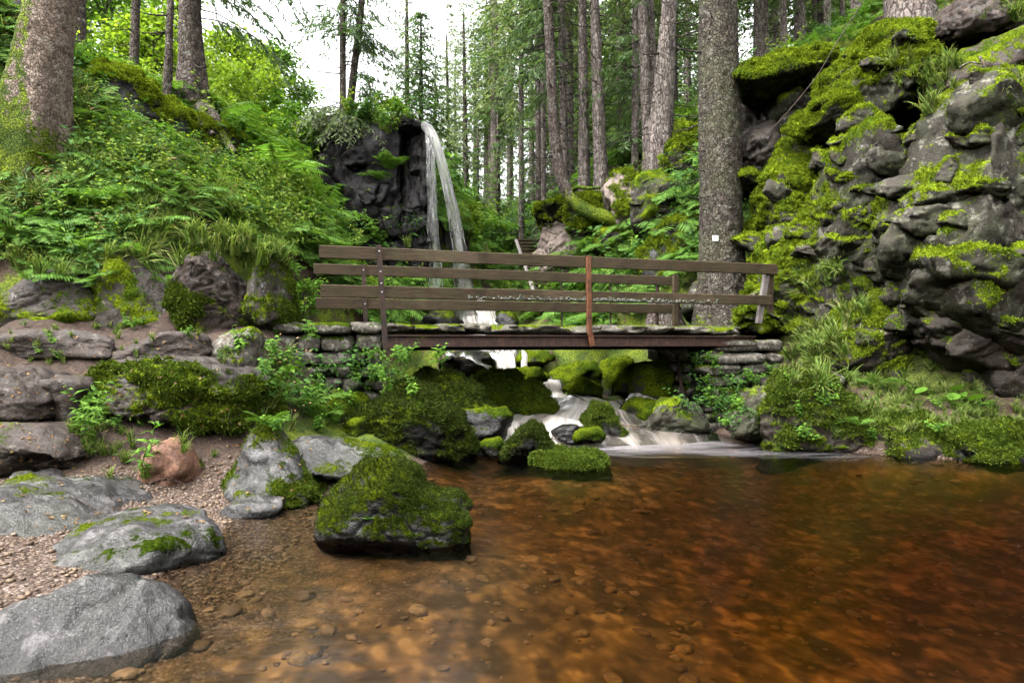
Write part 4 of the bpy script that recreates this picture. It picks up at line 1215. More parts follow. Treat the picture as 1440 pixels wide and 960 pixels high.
def mat_bark(name, a, b, lich, zs=.35, sc=18, green=0., edge=.8, blotch=0):
    t = NT(name)
    p = t.tc.outputs['Object']
    m = t.mapping(p, (1, 1, zs))
    w = t.noise(p, 6, 4, .6)
    vd = t.voro(m, sc, 'DISTANCE_TO_EDGE')
    vc = t.n("ShaderNodeSeparateColor"); t.set(vc.inputs[0], t.voro(m, sc, 'F1', 1))
    n = t.noise(m, sc * 1.6, 5, .7)
    big = t.noise(p, 1.1, 4, .6)
    c = t.mix(vc.outputs[0], a, b)
    c = t.mix(t.ramp(n, [(.35, .75), (.6, 0)]), c, tuple(q * .5 for q in a))
    c = t.mix(t.ramp(vd, [(.0, edge), (.10, 0)]), c, tuple(q * .35 for q in a))
    c = t.mix(t.ramp(t.noise(p, 9, 6, .75), [(.52, 0), (.66, .8)]), c, lich)
    if blotch:
        c = t.mix(t.ramp(t.noise(p, 5.5, 6, .8, .6), [(.55, 0), (.66, blotch)]), c, tuple(q * .30 for q in a))
    c = t.mix(t.ramp(big, [(.45, 0), (.7, green)]), c, (.075, .085, .035))
    f = t.math('ADD', t.attr("moss"), t.math('MULTIPLY', t.math('SUBTRACT', t.noise(p, 12, 5, .7), .5), 1.2))
    f = t.ramp(f, [(.42, 0), (.58, 1)])
    c = t.mix(f, c, moss_color(t, p))
    h = t.math('ADD', t.ramp(vd, [(0, 0), (.14, 1)]), n)
    return t.done(t.principled(c, .9, t.bump(h, .9, .03), .2))
M['bark'] = mat_bark("spruce_bark", (.075, .055, .048), (.165, .125, .108), (.26, .25, .215), .45, 16, .3)
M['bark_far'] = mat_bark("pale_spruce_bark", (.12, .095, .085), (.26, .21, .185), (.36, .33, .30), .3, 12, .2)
M['bark_big'] = mat_bark("scaly_grey_bark", (.042, .034, .027), (.115, .094, .074), (.22, .21, .17), .75, 17, .55)
M['bark_beech'] = mat_bark("flaking_maple_bark", (.17, .125, .10), (.40, .30, .235), (.46, .39, .33), .7, 26, .15, .35, .85)
M['twig'] = mat_bark("bare_twigs", (.05, .038, .032), (.11, .085, .07), (.2, .19, .16), .3, 20)

def trunk_arrays(pts, radii, seg, rings, bark=.02, flare=0, seed=0, mossh=0, mossall=0, bfreq=(9, 9, 3.5), h0=0):
    P = resample(np.asarray(pts, float), rings)
    rr = np.interp(np.linspace(0, 1, rings), np.linspace(0, 1, len(radii)), radii)
    v, f, uv = tube(P, rr, seg)
    th = np.tile(np.linspace(0, 2 * PI, seg, endpoint=False), rings)
    c = np.repeat(P, seg, axis=0)
    d = v - c
    hgt = np.maximum(c[:, 2] - P[0, 2] - h0, 0)
    k = 1 + flare * np.exp(-hgt / (rr[0] * 1.6)) * (.55 + .45 * np.cos(th * 5 + seed)) + .05 * noise(np.stack([np.cos(th) * 1.5, np.sin(th) * 1.5, hgt * .8 + seed], 1))
    v = c + d * k[:, None]
    nrm = d / (np.linalg.norm(d, axis=1)[:, None] + 1e-9)
    v = v + nrm * (bark * fbm(v * bfreq + seed, 3))[:, None]
    m = np.clip(mossall + mossh * np.exp(-hgt / .55) + .25 * noise(v * 2 + seed), 0, 1)
    return v, f, m

def diamonds(base, dr, side, ln, wd):
    """flat leaf-like quads (two triangles each)"""
    mid = base + dr * (ln * .45)[:, None]
    a = base
    b = mid + side * (wd * .5)[:, None]
    c = base + dr * ln[:, None]
    d = mid - side * (wd * .5)[:, None]
    v = np.stack([a, b, c, d], 1).reshape(-1, 3)
    i = np.arange(len(base))[:, None] * 4
    f = np.concatenate([i + [0, 1, 2], i + [0, 2, 3]], 0)
    return v, f

def unit(v):
    return v / (np.linalg.norm(v, axis=-1, keepdims=True) + 1e-9)

def boughs(specs, seed, step=.11, tw=.34, width=.055, hang=.5, sub=4):
    """needled branches; spec: start xyz, azimuth, length, rise at the base, droop. returns needle and wood arrays"""
    g = np.random.default_rng(seed)
    NV, WV = MB(), MB()
    for (st_, az, L, rise, droop) in specs:
        st_ = np.asarray(st_, float)
        h = np.array([math.cos(az), math.sin(az), 0])
        s = np.linspace(0, 1, 7)
        P = st_ + h * (s * L)[:, None] + UP * (rise * L * s - droop * L * s ** 2)[:, None]
        P[:, :2] += (g.normal(size=(7, 2)) * .03 * L) * s[:, None]
        v, f, _ = tube(P, .006 + .010 * L * (1 - s) * .5, 3)
        WV.add(v, f)
        n = max(4, int(L / step))
        u = np.repeat(np.linspace(.12, 1, n), 2)
        sgn = np.tile([1, -1], n)
        keep = g.random(len(u)) < .92
        u, sgn = u[keep], sgn[keep]
        u = np.clip(u + g.normal(0, .02, len(u)), .05, 1)
        base = np.stack([np.interp(u, s, P[:, k]) for k in range(3)], 1)
        lat = np.cross(h, UP)
        tl = tw * (.35 + .9 * (1 - u) * min(1, L / 1.6)) * g.uniform(.6, 1.25, len(u)) + .05
        dr = unit(h * g.uniform(.35, .8, (len(u), 1)) + lat * (sgn * g.uniform(.5, 1, len(u)))[:, None] - UP * (hang * g.uniform(.4, 1.5, len(u)))[:, None])
        side = unit(np.cross(dr, UP + .6 * g.normal(size=(len(u), 3))))
        NV.add(*diamonds(base, dr, side, tl, np.full(len(u), width) * g.uniform(.6, 1.2, len(u))))
        # side sprays
        for k in range(sub):
            q = g.uniform(.15, .9, len(u))
            b2 = base + dr * (tl * q)[:, None]
            d2 = unit(dr + side * (g.choice([-1, 1], len(u)) * g.uniform(.5, 1.1, len(u)))[:, None] - UP * (hang * g.uniform(0, .9, len(u)))[:, None])
            s2 = unit(np.cross(d2, UP + .7 * g.normal(size=(len(u), 3))))
            NV.add(*diamonds(b2, d2, s2, tl * g.uniform(.3, .6, len(u)), np.full(len(u), width * .8)))
    return NV, WV

def crown(name, seed, H, Rm, whorls, per, mat, droop=.35, step=.16, tw=.42, width=.075, hang=.5, sub=3, zpow=.8, gap=.12):
    g = np.random.default_rng(seed)
    specs = []
    for w in range(whorls):
        q = w / (whorls - 1)
        z = H * (q * .985)
        for k in range(per):
            if g.random() < gap:
                continue
            L = (Rm * (1 - q) ** zpow + .15) * g.uniform(.6, 1.15)
            specs.append(((0, 0, z + g.uniform(-.3, .3) * H / whorls), 2 * PI * (k + .5 * (w % 2) + g.uniform(-.3, .3)) / per, L, .22 * (1 - q) + .35 * q, droop * g.uniform(.7, 1.3)))
    n, w_ = boughs(specs, seed + 1, step, tw, width, hang, sub)
    return n.mesh("crown", M[mat], False), w_.mesh("branches", M['twig'], False)

CR = {
 'tall_a': crown('a', 201, 13, 2.6, 26, 6, 'needle', .38),
 'tall_b': crown('b', 202, 13, 2.3, 24, 6, 'needle', .45, gap=.25),
 'grey': crown('c', 203, 13, 2.5, 24, 6, 'needle_grey', .42, gap=.2),
 'light': crown('d', 204, 8, 2.2, 20, 7, 'needle_light', .34, tw=.40),
 'young': crown('e', 205, 5.2, 1.9, 20, 7, 'needle', .30, step=.12, tw=.34, width=.06),
 'sparse': crown('f', 206, 8, 1.7, 20, 5, 'needle', .55, step=.15, tw=.4, width=.05, hang=.9, gap=.35),
}

def slink(*a):
    o = link(*a)
    o['kind'] = 'stuff'
    return o

def tree(label, pts, radii, crown_key=None, crown_z=0, crown_scale=1.0, seed=0, mat='bark', seg=14, rings=40, bark=.012, flare=.25, moss=.0, mossall=-.3,
         group=None, stubs=0, stub_from=.1, stub_len=.8, name="spruce_tree", rz=0, bfreq=(9, 9, 3.5), stub_to=1.0):
    pts = np.asarray(pts, float)
    root = empty(name, tuple(pts[0]))
    tag(root, label, "tree", group)
    v, f, m = trunk_arrays(pts - pts[0], radii, seg, rings, bark, flare, seed, moss, mossall, bfreq, max(0, pts[1][2] - pts[0][2]) if name != 'curved_tree' else 0)
    link("trunk", mesh("trunk", v, f, M[mat], True, {"moss": m}), root)
    if stubs:
        g = np.random.default_rng(seed + 50)
        mb = MB()
        P = resample(pts - pts[0], 100)
        rr = np.interp(np.linspace(0, 1, 100), np.linspace(0, 1, len(radii)), radii)
        for k in range(stubs):
            i = int(g.uniform(stub_from, stub_to) * 99)
            a = g.uniform(0, 2 * PI)
            L = stub_len * g.uniform(.25, 1.2)
            d = np.array([math.cos(a), math.sin(a), g.uniform(-.35, .15)])
            b = P[i] + d * rr[i] * .8
            e = b + d * L
            mid = (b + e) / 2 + np.array([g.normal() * .04, g.normal() * .04, -.08 * L])
            v, f, _ = tube(resample([b, mid, e], 5), np.linspace(.014 + .008 * L, .004, 5), 4)
            mb.add(v, f)
            for q in range(2 if L > .5 else 0):
                d2 = unit(d + .8 * g.normal(size=3))
                v, f, _ = tube([b + (e - b) * g.uniform(.4, .8), e + d2 * L * .35], [.006, .003], 3)
                mb.add(v, f)
        slink("dead_branches", mb.mesh("dead_branches", M['twig'], False), root)
    if crown_key:
        cm, wm = CR[crown_key]
        P = pts[-1] - pts[0]
        frac = crown_z / max(P[2], .1)
        off = np.array([np.interp(crown_z, (pts - pts[0])[:, 2], (pts - pts[0])[:, k]) for k in (0, 1)])
        slink("crown", cm, root, (off[0], off[1], crown_z), (0, 0, rz), crown_scale)
        slink("branches", wm, root, (off[0], off[1], crown_z), (0, 0, rz), crown_scale)
    return root

def base_top(px0, py0, Y, px1, py1, ext=9, sink=1.3):
    """base and a point higher up seen in the photograph, prolonged above the frame"""
    a = np.array(at(px0, py0, Y)); b = np.array(at(px1, py1, Y))
    d = unit(b - a)
    return [a - UP * sink, a, (a + b) / 2, b, b + d * ext * .5, b + d * ext]

def W_(px, Y):
    return px / 960 * Y / 2                     # radius of something px wide

# named trees, left
Y = 9.9
tr1 = tree("thick leaning trunk with pinkish flaking bark and mossy left flank at the top left", [at(30, 350, Y), at(44, 195, Y), at(58, 95, Y), at(73, 0, Y), at(92, -140, Y), at(120, -330, Y)],
     [W_(98, Y), W_(86, Y), W_(72, Y), W_(64, Y), .28, .2], None, seed=3, mat='bark_beech', seg=72, rings=160, bark=.018, flare=.22, moss=.7, mossall=-.12, name="leaning_tree", bfreq=(7, 7, 5))
_tk = [c for c in tr1.children if c.name.startswith("trunk")][0].data
nv_ = len(_tk.vertices); _co = np.zeros(nv_ * 3, dtype=np.float32); _tk.vertices.foreach_get("co", _co); _co = _co.reshape(-1, 3)
_no = np.zeros(nv_ * 3, dtype=np.float32); _tk.vertices.foreach_get("normal", _no); _no = _no.reshape(-1, 3)
_am = np.zeros(nv_, dtype=np.float32); _tk.attributes["moss"].data.foreach_get("value", _am)
_tk.attributes["moss"].data.foreach_set("value", np.clip(_am + .62 * sstep(.15, .75, -.82 * _no[:, 0] - .57 * _no[:, 1]) + .45 * sstep(.8, 1, .82 * _no[:, 0] + .4 * _no[:, 1]), 0, 1).astype(np.float32))
Y = 15.2
tr2 = tree("straight spruce with mossy root flare standing on the left ridge", [at(274, 190, Y), at(272, 152, Y), at(269, 80, Y), at(267, 0, Y), at(265, -200, Y), at(263, -500, Y)],
     [W_(60, Y), W_(38, Y), W_(31, Y), W_(28, Y), .2, .08], 'tall_a', 8, 1.0, seed=4, seg=36, rings=110, bark=.02, flare=.55, moss=1.0, stubs=14, stub_from=.15)
# roots of the ridge spruce as its part
mb = MB()
g = np.random.default_rng(44)
o0 = np.array(tr2.location)
for (x1, y1, x2, y2, w) in ((262,150,250,205,.11),(268,158,272,225,.12),(280,152,300,190,.14),(284,150,330,215,.16),(258,150,232,190,.08),(282,160,318,235,.10),(276,170,290,225,.09)):
    a, b = np.array(at(x1, y1, Y - .25)), np.array(at(x2, y2, Y - .9))
    m1 = a * .6 + b * .4 + np.array([.02, -.15, .12])
    P = resample([a, m1, a * .25 + b * .75 + g.normal(size=3) * .06, b], 14)
    v, f, _ = tube(P - o0, np.linspace(w, w * .35, 14), 8)
    v = v + .03 * np.stack([noise(v * 5 + k) for k in range(3)], 1)
    link("root", mesh("root", v, f, M['bark'], True, {"moss": np.clip(.45 + .5 * noise(v * 2.2), 0, 1)}), tr2)
tree("thin bare trunk leaning slightly just left of the ridge spruce", base_top(234, 162, 14.3, 240, 0, 7), [W_(15, 14.3), W_(13, 14.3), W_(11, 14.3), W_(9, 14.3), .05, .03], None, seed=5, seg=12, rings=60, stubs=26, stub_from=.1, stub_len=.9, moss=.3, flare=.4)
tree("slim dark trunk rising behind the mossy ridge at upper left", base_top(188, 118, 19.5, 191, 0, 10), [W_(15, 19.5), W_(13, 19.5), W_(12, 19.5), W_(11, 19.5), .1, .04], 'grey', 5.5, .8, seed=6, stubs=12)
tree("pale trunk half hidden behind the thick leaning trunk", base_top(108, 60, 15.5, 110, 0, 10), [W_(24, 15.5), W_(21, 15.5), W_(20, 15.5), W_(19, 15.5), .1, .04], 'grey', 7, .8, seed=7)
# on the waterfall cliff
cl = dict(seg=12, rings=60, bark=.008, stubs=20, stub_from=.15, stub_len=1.2)
tree("upright slender spruce with sparse drooping branches on the waterfall cliff", base_top(482, 176, 21.2, 482, 0, 6), [W_(11, 21), W_(10, 21), W_(9, 21), W_(8, 21), .07, .03], 'sparse', 4.2, 1.05, seed=8, moss=.3, rz=.4, **cl)
tree("slender spruce leaning right beside the upright one on the cliff", [at(488, 176, 21.6), at(492, 150, 21.6), at(500, 80, 21.6), at(509, 0, 21.6), at(518, -100, 21.6), at(526, -220, 21.6)], [W_(13, 21), W_(12, 21), W_(10, 21), W_(9, 21), .07, .03], 'sparse', 2.6, 1.0, seed=9, moss=.3, rz=2.1, **cl)
tree("young full spruce with layered boughs just above the waterfall lip", base_top(592, 205, 23.5, 592, 60, 1.2), [.09, .09, .07, .05, .03, .01], 'young', .6, 1.02, seed=10)
tree("thin pale-topped spruce behind the young one above the waterfall", base_top(573, 190, 27, 572, 10, .8), [.11, .11, .09, .05, .03, .01], 'grey', 1.4, .52, seed=11)
tree("narrow grey-green spruce with visible tip right of the waterfall", base_top(655, 250, 40, 652, 30, .8), [.18, .17, .12, .06, .04, .01], 'grey', 1.5, 1.0, seed=12)
tree("shorter grey-green spruce beside the one with the visible tip", base_top(632, 250, 44, 628, 62, .8), [.18, .17, .12, .06, .04, .01], 'grey', 1.5, .85, seed=13, rz=1)
# bright green young conifers behind the falls
for k, (px, py, Y, tp) in enumerate(((700, 335, 33, 170), (672, 330, 38, 190), (735, 330, 31, 210), (655, 345, 30, 235))):
    tree(["light green young spruce in the middle of the valley behind the falls", "light green young spruce half hidden behind its brighter neighbour", "light green young spruce right beside the pale bare trunk", "low light green spruce closest to the falling water"][k],
         base_top(px, py, Y, px, tp, .5), [.13, .12, .08, .05, .03, .01], 'light', .3, (py - tp) / 960 * Y / 7.6, seed=14 + k, rz=k * 1.3, group="young spruces behind the falls")
# trunks right of centre
G_ = "tall bare spruce trunks right of the waterfall"
def bare(label, px0, py0, Y, w0, px1, w1, seed, stubs=40, slen=1.0, key='tall_b', cz=9.5, **kw):
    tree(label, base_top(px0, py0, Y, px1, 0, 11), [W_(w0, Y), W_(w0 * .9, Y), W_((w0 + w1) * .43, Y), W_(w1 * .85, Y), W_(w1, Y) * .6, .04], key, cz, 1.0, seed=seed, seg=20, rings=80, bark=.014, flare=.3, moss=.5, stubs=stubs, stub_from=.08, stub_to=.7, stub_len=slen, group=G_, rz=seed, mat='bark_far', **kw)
bare("pale slender trunk left of the wooden steps", 733, 345, 27, 9, 733, 8, 21, 30, key='grey', cz=7)
bare("thin trunk directly above the wooden steps, first of a close pair", 757, 330, 25.5, 9, 756, 9, 22, 30, key='grey', cz=8)
bare("thin straight trunk pressed behind the curved one, second of a close pair", 765, 320, 24.5, 9, 763, 8, 23, 30, key='grey', cz=8.5)
bare("trunk with many bare twigs right of the curved trunk", 795, 292, 21.5, 14, 789, 11, 24, 60, 1.2)
bare("dark straight trunk, left one of the pair on the moss cushion", 822, 290, 20.6, 20, 819, 13, 25, 60, 1.0)
bare("pale straight trunk, right one of the pair on the moss cushion", 846, 275, 20.2, 24, 836, 15, 26, 60, .9)
bare("slim trunk left of the three close together by the mossy rocks", 893, 245, 20.5, 12, 893, 10, 27, 40)
bare("middle trunk of the three close together by the mossy rocks", 912, 235, 19.6, 17, 903, 15, 28, 30)
bare("thin pale trunk at the back of the three by the mossy rocks", 922, 225, 23.5, 9, 916, 9, 29, 40)
bare("thick trunk with flared base left of the biggest trunk", 928, 200, 18.6, 38, 942, 25, 30, 46, .9, key='tall_a', cz=9)
# the curved tree
Y = 19.3
pts = [at(880, 312, Y - .3), at(850, 306, Y - .2), at(822, 296, Y - .1), at(800, 274, Y), at(786, 235, Y), at(779, 180, Y), at(775, 100, Y), at(770, 0, Y), at(764, -150, Y), at(760, -320, Y)]
tree("curved trunk sweeping up from its mossy horizontal base", pts, [W_(23, Y), W_(21, Y), W_(20, Y), W_(18, Y), W_(18, Y), W_(15, Y), W_(14, Y), W_(13, Y), .1, .04], 'tall_b', 9, .9, seed=31, seg=22, rings=120, bark=.012, flare=.0, moss=0, mossall=.0, stubs=50, stub_from=.35, stub_to=.8, name="curved_tree", mat='bark')
ct = bpy.data.objects["curved_tree"]
tk = [c for c in ct.children if c.name.startswith("trunk")][0].data
n_ = len(tk.vertices); co = np.zeros(n_ * 3, dtype=np.float32); tk.vertices.foreach_get("co", co); co = co.reshape(-1, 3)
mm_ = np.clip(sstep(1.6, .2, co[:, 2]) * .95 + .2 * noise(co * 3), 0, 1) * .9
tk.attributes["moss"].data.foreach_set("value", mm_.astype(np.float32))
mb = MB()
v, f, _ = tube(resample([at(805, 268, Y - .05), at(812, 263, Y - .3), at(828, 265, Y - .4), at(845, 264, Y - .45)], 10), np.linspace(.07, .04, 10), 7)
mb.add(v - np.array(ct.location), f)
v, f, uv = mb.arrays()
link("limb", mesh("limb", v, f, M['bark'], True, {"moss": np.full(len(v), .8)}), ct)
# biggest trunk by the right bridge end
Y = 13.7
big = tree("biggest trunk with scaly grey bark and mossy foot at the right bridge end", [at(1020, 480, Y), at(1018, 445, Y), at(1014, 330, Y), at(1012, 170, Y), at(1009, 0, Y), at(1006, -250, Y), at(1004, -700, Y)],
     [W_(92, Y), W_(74, Y), W_(57, Y), W_(57, Y), W_(52, Y), .3, .1], 'tall_a', 10.5, 1.15, seed=32, mat='bark_big', seg=110, rings=420, bark=.016, flare=.22, moss=.65, mossall=-.25, stubs=26, stub_from=.36, stub_to=.75, stub_len=.7, bfreq=(11, 11, 8))
tg = empty("tree_tag", at(1006, 335, Y - .44))
tag(tg, "small white square tag nailed to the biggest trunk", "sign")
mb = MB(); mb.add(*box((0, 0, 0), .055, .006, .055, bev=.002))
t = NT("white_tag")
M['white'] = t.done(t.principled((.80, .80, .78), .45))
t = NT("dark_print")
M['print'] = t.done(t.principled((.10, .10, .11), .6))
link("plate", mb.mesh("plate", M['white'], False), tg)
mb = MB()
for k in range(3):
    mb.add(*box((-.008 + .004 * k, -.0075, .022 - .017 * k), .030 - .004 * k, .0015, .004))
link("print_line", mb.mesh("print_line", M['print'], False), tg)
# right-hand woods behind the cliff
for k, (px, py, Y, w) in enumerate(((1068, 80, 27, 11), (1077, 80, 24, 10), (1092, 75, 29, 9), (1103, 70, 23, 10), (1130, 60, 34, 9), (1147, 60, 30, 7), (1165, 60, 22, 10), (1186, 55, 28, 7), (1205, 55, 20, 14), (1232, 40, 25, 12))):
    tree("%s slim background trunk from the left above the mossy overhanging slab" % ("first", "second", "third", "fourth", "fifth", "sixth", "seventh", "eighth", "ninth", "tenth")[k], base_top(px, py + 40, Y, px - 2, 0, 9), [W_(w * 1.1, Y), W_(w, Y), W_(w, Y), W_(w * .95, Y), .06, .03], ('tall_b', 'grey')[k % 2], 4.5 + (k % 3) * 1.5, .9, seed=60 + k, seg=10, rings=30, stubs=16, stub_len=.9, group="slim trunks above the right cliff", rz=k, mat='bark_far')
tree("broad pale trunk behind the domed mossy block at the top right", base_top(1280, 40, 12.9, 1278, 0, 10), [W_(70, 12.9), W_(62, 12.9), W_(60, 12.9), W_(58, 12.9), .3, .1], 'tall_a', 8, 1.0, seed=75, seg=48, rings=80, mat='bark_far', bark=.012)
# tree stump on the path beyond the bridge
sp_ = at(934, 462, 14.4)
v, f, m = trunk_arrays([(0, 0, 0), (0, 0, .3), (0, 0, .62), (0, 0, .66)], [.40, .32, .30, .05], 40, 24, .02, .25, 5, .2, -.3, (10, 10, 1.2))
o = link("tree_stump", mesh("tree_stump", v, f, M['bark'], True, {"moss": m}), None, sp_)
tag(o, "reddish brown tree stump behind the right end of the far railing", "stump")

# far forest: one tree built per crown kind, the others share its meshes
far_src = []
for k, key in enumerate(('tall_a', 'tall_b', 'grey', 'light')):
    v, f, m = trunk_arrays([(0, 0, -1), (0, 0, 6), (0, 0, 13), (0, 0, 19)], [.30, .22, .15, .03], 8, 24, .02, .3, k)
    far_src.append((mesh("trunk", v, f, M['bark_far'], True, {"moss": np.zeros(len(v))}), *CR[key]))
g = np.random.default_rng(77)
spots = []
tries = 0
while len(spots) < 62 and tries < 6000:
    tries += 1
    Yf = 27 + 50 * g.random() ** 1.3
    px = g.uniform(690, 1270)
    if px < 760 and Yf < 36 or px > 950 and g.random() < .45:
        continue
    Xf = (px - 720) / 960 * Yf
    if any((Xf - a) ** 2 + (Yf - b) ** 2 < 2.6 ** 2 for a, b, *_ in spots):
        continue
    spots.append((Xf, Yf, g.uniform(.85, 1.3), int(g.choice([0, 1, 2, 2, 3, 3] if px < 830 else [0, 1, 1, 2, 2, 3]))))
for px, Yf, sc, kd in ((612, 52, .62, 2), (640, 60, .7, 2), (668, 50, .72, 1), (684, 44, .85, 2), (700, 58, .9, 1), (60, 30, .7, 2), (120, 27, .55, 2), (150, 34, .8, 2), (215, 32, .62, 3), (250, 36, .6, 2), (20, 24, .8, 1)):
    spots.append(((px - 720) / 960 * Yf, Yf, sc, kd))
sx_ = np.array([q[0] for q in spots]); sy_ = np.array([q[1] for q in spots])
sz_ = ground_z(sx_, sy_)
for (Xf, Yf, sc, kd), zf in zip(spots, sz_):
    root = empty("spruce_tree", (Xf, Yf, zf), g.uniform(0, 6.28))
    lab = "tall spruce of the hazy forest filling the valley beyond the bridge" if Xf > -4 else "distant spruce rising behind the left ridge"
    tag(root, lab, "tree", "spruces of the far forest" if Xf > -4 else "spruces behind the left ridge")
    tm, cm, wm = far_src[kd]
    link("trunk", tm, root, (0, 0, 0), (0, 0, 0), sc)
    cz = {0: 6.2, 1: 6.6, 2: 6.2, 3: 2.0}[kd] * sc
    cs = sc * (1.6 if kd == 3 else 1.0)
    slink("crown", cm, root, (0, 0, cz), (0, 0, 0), cs)
    slink("branches", wm, root, (0, 0, cz), (0, 0, 0), cs)

# single low boughs that hang into the picture: parts of the trees that carry them
def hang_boughs(root, specs, seed, mat='needle', **kw):
    n, w_ = boughs(specs, seed, **kw)
    o0 = np.array(root.location)
    for mb_, nm, m_ in ((n, "needles", mat), (w_, "boughs", 'twig')):
        v, f, _ = mb_.arrays()
        slink(nm, mesh(nm, v - o0, f, M[m_], False), root)
g = np.random.default_rng(15)
Y = 15.2
sp = []
for k in range(16):
    z = at(0, -170 + 13 * k, Y)[2]
    sp.append(((at(275, 0, Y)[0], Y, z), g.uniform(-.7, .5), g.uniform(1.5, 2.6), g.uniform(-.1, .25), g.uniform(.55, .95)))
hang_boughs(tr2, sp, 16, step=.10, tw=.36, width=.045, hang=.9)
src = {o.get('label', ''): o for o in bpy.data.objects if o.get('category') == 'tree'}
def by(s):
    return [o for l, o in src.items() if s in l][0]
sp = []
for k in range(34):
    Yb = 21.5 + g.uniform(-1, 1)
    a = g.uniform(1.7, 4.4)
    sp.append((at(789, g.uniform(-140, 130), 21.5), a, g.uniform(1.6, 3.2), g.uniform(-.1, .2), g.uniform(.35, .8)))
hang_boughs(by("many bare twigs"), sp, 17, 'needle', step=.12, tw=.42, width=.05, hang=.9)
sp = [(at(757, g.uniform(60, 330), 25.5), g.uniform(0, 6.28), g.uniform(1.0, 2.0), .05, g.uniform(.4, .8)) for k in range(22)]
hang_boughs(by("first of a close pair"), sp, 18, 'needle', step=.13, tw=.42, width=.055, hang=.9)
sp = [(at(897, g.uniform(-60, 210), 20.5), g.uniform(1.2, 4.6), g.uniform(1.0, 2.2), .05, g.uniform(.3, .7)) for k in range(26)]
hang_boughs(by("slim trunk left of the three"), sp, 19, 'needle', step=.13, tw=.42, width=.05, hang=.8)
# skirt of low boughs on the waterfall cliff
sp = [(at(g.uniform(455, 520), g.uniform(150, 182), 20.2), g.uniform(-3.0, -.3), g.uniform(.7, 1.5), .1, g.uniform(.5, 1.0)) for k in range(46)]
hang_boughs(by("upright slender spruce"), sp, 20, 'needle_grey', step=.09, tw=.34, width=.045, hang=1.0)
sp = [(at(500 + 4 * g.normal(), g.uniform(30, 165), 21.6), g.uniform(-1.0, .7), g.uniform(.8, 1.7), .1, g.uniform(.5, 1.0)) for k in range(24)]
hang_boughs(by("leaning right beside"), sp, 21, 'needle', step=.11, tw=.36, width=.045, hang=1.0)
M['litter'] = mat_leaf("fallen_leaf", [(.10, .05, .02), (.20, .10, .035), (.16, .12, .05), (.30, .20, .09)], .15, .7, .2)
# ------------------------------------------------------------------ undergrowth
bpy.context.view_layer.update()
_dg = bpy.context.evaluated_depsgraph_get()
_solid = {o.name for o in bpy.data.objects if o.parent is None and o.type == 'MESH' and o.name.split('.')[0] in ('ground', 'boulder', 'kerb_stone', 'rock_outcrop', 'cliff_rock')} | {o.name for o in bpy.data.objects if o.name.split('.')[0] == 'stone'}
from mathutils import Vector
def on_surface(px, py, Yf):
    """where the sight line through a photo pixel meets the ground, a rock or a wall; Yf if it meets none"""
    d = Vector(at(px, py, 10.0)) - Vector((0, 0, CAM_Z))
    d.normalize()
    o = Vector((0, 0, CAM_Z))
    for _ in range(12):
        hit, loc, nor, _i, ob, _m = S.ray_cast(_dg, o, d, distance=60)
        if not hit:
            break
        if ob.name in _solid:
            if abs(loc.y - Yf) < max(1.6, .22 * Yf):
                return np.array(loc), np.array(nor)
            break
        o = loc + d * .01
    return np.array(at(px, py, Yf)), np.array((0, -.3, 1.))

def leaf_quad(base, dr, nrm, ln, wd):
    """folded pointed leaf of four triangles"""
    side = unit(np.cross(dr, nrm))
    n = unit(np.cross(side, dr))
    mid = base + dr * ln * .42 + n * ln * .06
    tip = base + dr * ln - n * ln * .12
    a = mid + side * wd * .5 + n * wd * .12
    b = mid - side * wd * .5 + n * wd * .12
    return np.array([base, a, mid, b, tip]), np.array([(0, 1, 2), (0, 2, 3), (1, 4, 2), (2, 4, 3)])

def herb(seed, stems=4, h=.42, nl=9, ll=.11, lw=.05, mat='leaf'):
    g = np.random.default_rng(seed)
    mb = MB()
    for s in range(stems):
        a = g.uniform(0, 2 * PI)
        lean = g.uniform(.15, .6)
        H = h * g.uniform(.6, 1.15)
        k = np.linspace(0, 1, 5)
        P = np.stack([math.cos(a) * lean * H * k ** 1.5, math.sin(a) * lean * H * k ** 1.5, H * k], 1) + np.array([g.normal() * .05, g.normal() * .05, 0])
        v, f, _ = tube(P, np.linspace(.005, .002, 5), 3)
        mb.add(v, f)
        for j in range(nl):
            q = .25 + .75 * (j + 1) / nl
            b = np.array([np.interp(q, k, P[:, c]) for c in range(3)])
            la = a + j * 2.4 + g.uniform(-.4, .4)
            d = unit(np.array([math.cos(la), math.sin(la), g.uniform(-.25, .5)]))
            mb.add(*leaf_quad(b, d, UP + .35 * g.normal(size=3), ll * g.uniform(.6, 1.2) * (1.15 - .4 * q), lw * g.uniform(.7, 1.2)))
    return mb.mesh("leafy_plant", M[mat], False)

